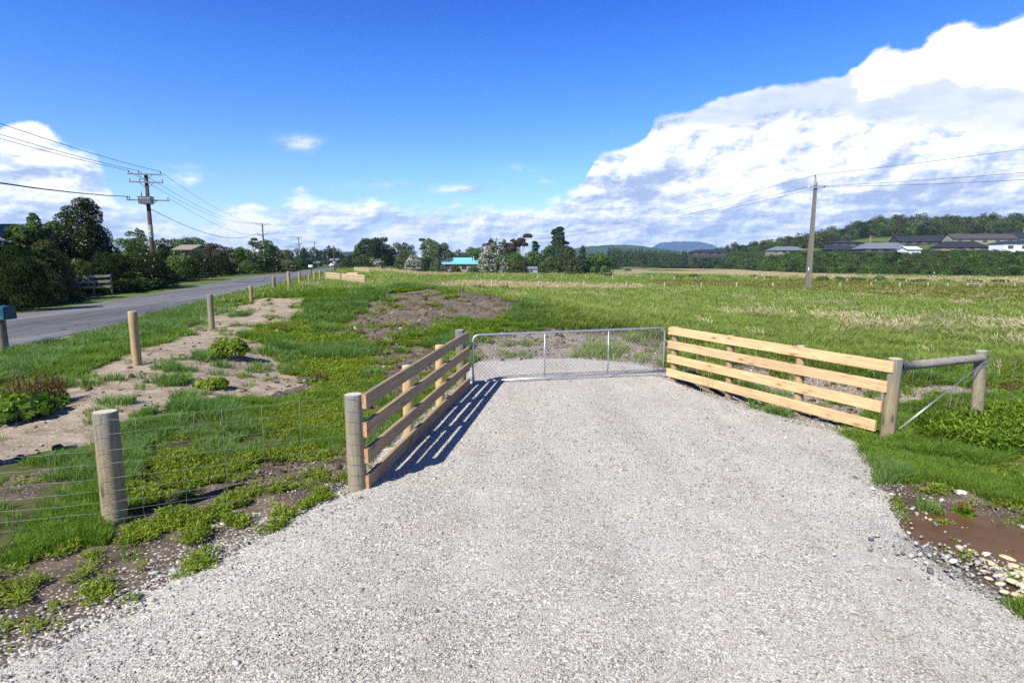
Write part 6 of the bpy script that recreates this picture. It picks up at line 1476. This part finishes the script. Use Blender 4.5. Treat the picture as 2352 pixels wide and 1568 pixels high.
# turquoise-roofed house across the meadow
Y = 222; rt_, a, b_, zr, ze = house('long low house with a turquoise blue roof across the meadow', 1014, 1098, 597.5, 606.5, 622, Y, M['blueroof'], M['tanwall'], 'gable', 9, nwin=4)
b = MB(); u0, u1 = Pt(1024, 0, Y+3).x, Pt(1081, 0, Y+3).x; zt4 = Pt(1024, 591.5, Y+3).z; z4 = Pt(1024, 599.5, Y+3).z
b.add([(u0, Y+2, z4-.6), (u1, Y+2, z4-.6), (u1, Y+8, z4-.6), (u0, Y+8, z4-.6), (u0+.5, Y+4.4, zt4), (u1-.5, Y+4.4, zt4)], [[0, 1, 5, 4], [2, 3, 4, 5], [1, 2, 5], [3, 0, 4]]); b.build('upper_roof', M['blueroof'], rt_)
b = MB(); q = Pt(1088, 596, Y+2); b.tube([(q.x, q.y, q.z-3.2), (q.x, q.y, Pt(1088, 590, Y+2).z)], .1, 6); b.build('flue', M['white'], rt_)
house('small grey garden shed standing alone at the meadow edge', 1207, 1235, 612, 617.5, 627, 206, M['shedroof'], M['shedwall'], 'gable', 3.2, 'shed', 1, 'shed', .9, .12)
house('tan-roofed house mostly hidden by roadside shrubs', 392, 440, 562, 573, 600, 84, M['tanroof'], M['tanwall'], 'gable', 6, nwin=1)
house('house with a large blue-grey gabled roof at the left edge', -130, 46, 514, 563, 640, 46, M['greyroof'], M['darkwall'], 'gable', 7, nwin=0)
house('small green-roofed shed far off between the power poles', 719, 734, 600.5, 604, 609, 300, M['greenroof'], M['darkwall'], 'gable', 5, 'shed', 1, 'shed', .9, .2)
house('grey-roofed far house partly hidden by the fifth power pole', 754, 776, 593.5, 598, 607, 290, M['shedroof'], M['darkwall'], 'gable', 7, nwin=1)
HS = [('long dark-roofed house low at the left end of the terrace', 1590, 1626, 574, 579, 586, 350, 'darkroof', 'darkwall', 'hip', 2),
      ('dark-roofed house right beside the leftmost terrace house', 1612, 1672, 573, 579.5, 586, 362, 'darkroof', 'darkwall', 'gable', 3),
      ('brown-grey roof peeping over the scrub left of the pale blue roof', 1775, 1795, 569, 575, 583, 330, 'brownroof', 'darkwall', 'gable', 1),
      ('pale blue-grey hipped roof house left of the concrete pole', 1771, 1855, 566, 575, 582, 330, 'greyroof', 'tanwall', 'hip', 4),
      ('flat-roofed black modern house with lit white columns on the lawn', 1910, 1992, 554, 557, 571, 352, 'darkroof', 'darkwall', 'hip', 4),
      ('black hipped roof house just below the flat-roofed black house', 1905, 1978, 563, 573, 578, 316, 'darkroof', 'darkwall', 'hip', 3),
      ('large grey hipped roof house in the middle of the terrace', 1980, 2096, 557.5, 571, 580, 306, 'greyroof', 'darkwall', 'hip', 4),
      ('small white gabled garage beside the large grey roofed house', 2086, 2120, 566, 573, 581, 298, 'whitewall', 'whitewall', 'gable', 0),
      ('long black roofed house on the upper lawn under the forest', 2104, 2250, 542, 554, 562, 372, 'darkroof', 'darkwall', 'gable', 5),
      ('brown-roofed house with sandy brick walls, highest on the lawn', 2190, 2340, 537, 548, 560, 378, 'brownroof', 'tanwall', 'gable', 5),
      ('black hipped roof house low on the terrace below the brown-roofed house', 2165, 2276, 554, 567, 573, 300, 'darkroof', 'tanwall', 'hip', 4),
      ('dark roofed house cut by the right edge above the white house', 2334, 2420, 534, 545, 553, 380, 'darkroof', 'darkwall', 'gable', 3),
      ('white modern house with black window bays at the right edge', 2306, 2440, 553, 558, 577, 296, 'darkroof', 'whitewall', 'hip', 4)]
HS[8] = (HS[8][0], 2064, 2186)+HS[8][3:]
def hill_dist(px, yb):
    kk = np.linspace(1, 5.2, 300); dd2, yy2 = zip(*[hill_y(px, k_) for k_ in kk]); i = int(np.argmax(np.array(yy2) <= yb)) if min(yy2) <= yb else 299; return float(dd2[i])
for lb, x0, x1, yr, ye, yb, Y, rf, wl, kd, nw in HS:
    if x0 > 1700: Y = hill_dist((x0+x1)/2, yb)-3
    house(lb, x0, x1, yr, ye, yb, Y, M[rf], M[wl], kd, 9, nwin=nw)
for (px, yt, yb, Y, lb) in ((1995+3, 542, 571, 340, 'short pale power pole standing on the lawn among the hill houses'), (2370-20, 525, 546, 395, 'pale power pole behind the highest brown-roofed house')):
    Y = hill_dist(px, yb); q = Pt(px, yb, Y); rt_ = root('power_pole', q, lb, 'power pole'); zt5 = Pt(px, yt, Y).z
    b = MB(); b.tube([(q.x, Y, q.z-2), (q.x, Y, zt5)], [.28, .2], 8); b.build('pole', M['tanroof'], rt_); b = MB(); b.box(q.x-1.3, Y-.4, zt5-.5, q.x+1.3, Y-.25, zt5-.25); b.build('crossarm', M['tanroof'], rt_)
for (x0, x1, y0, Y, lb) in ((2070, 2110, 555, 362, 'low pale garden wall below the long black roofed house'), (2130, 2180, 553, 362, 'pale garden wall left of the sandy brick house'), (2225, 2300, 548, 366, 'pale garden wall in front of the sandy brick house')):
    Y = hill_dist((x0+x1)/2, y0+5)-6; q = Pt((x0+x1)/2, y0, Y); b = MB(); b.box(Pt(x0, y0, Y).x, Y, q.z-3, Pt(x1, y0, Y).x, Y+.3, q.z, bev=.03); o = b.build('garden_wall', M['tanwall'], None, tuple(q)); tag(o, lb, 'wall')
for i, px in enumerate((2083, 2163)):
    g = Pt(px*.0+(3000+(1408, 1630)[i]/2.8)/1.633, 631, 205); b = MB(); b.tube([(g.x, g.y, g.z-.5), (g.x, g.y, g.z+.7), (g.x, g.y, g.z+1.0)], [.14, .14, .08], 8); o = b.build('marker_post', M['white'], None, tuple(g)); tag(o, 'white marker post on the dry grass below the bank, '+('left' if i == 0 else 'right')+' one of two', 'marker post')

# ------------------------------------------------------------------ air
HAZE = True
if HAZE:
    b = MB(); b.box(-9500, -320, -12, 9500, 7600, 310); hz = b.build('haze', [], None, (0, 0, 0), False) if False else None
    me = new_mesh('haze', np.array(b.v), b.f, False, [])
    hm = bpy.data.materials.new('haze'); hm.use_nodes = True; nt = hm.node_tree; nt.nodes.clear(); o_ = nt.nodes.new('ShaderNodeOutputMaterial'); pv = nt.nodes.new('ShaderNodeVolumePrincipled')
    pv.inputs['Color'].default_value = (.40, .62, 1.0, 1); pv.inputs['Density'].default_value = 1.05e-4; pv.inputs['Anisotropy'].default_value = .0; nt.links.new(pv.outputs[0], o_.inputs['Volume'])
    me.materials.clear(); me.materials.append(hm); hz = link('haze', me); hz['kind'] = 'stuff'
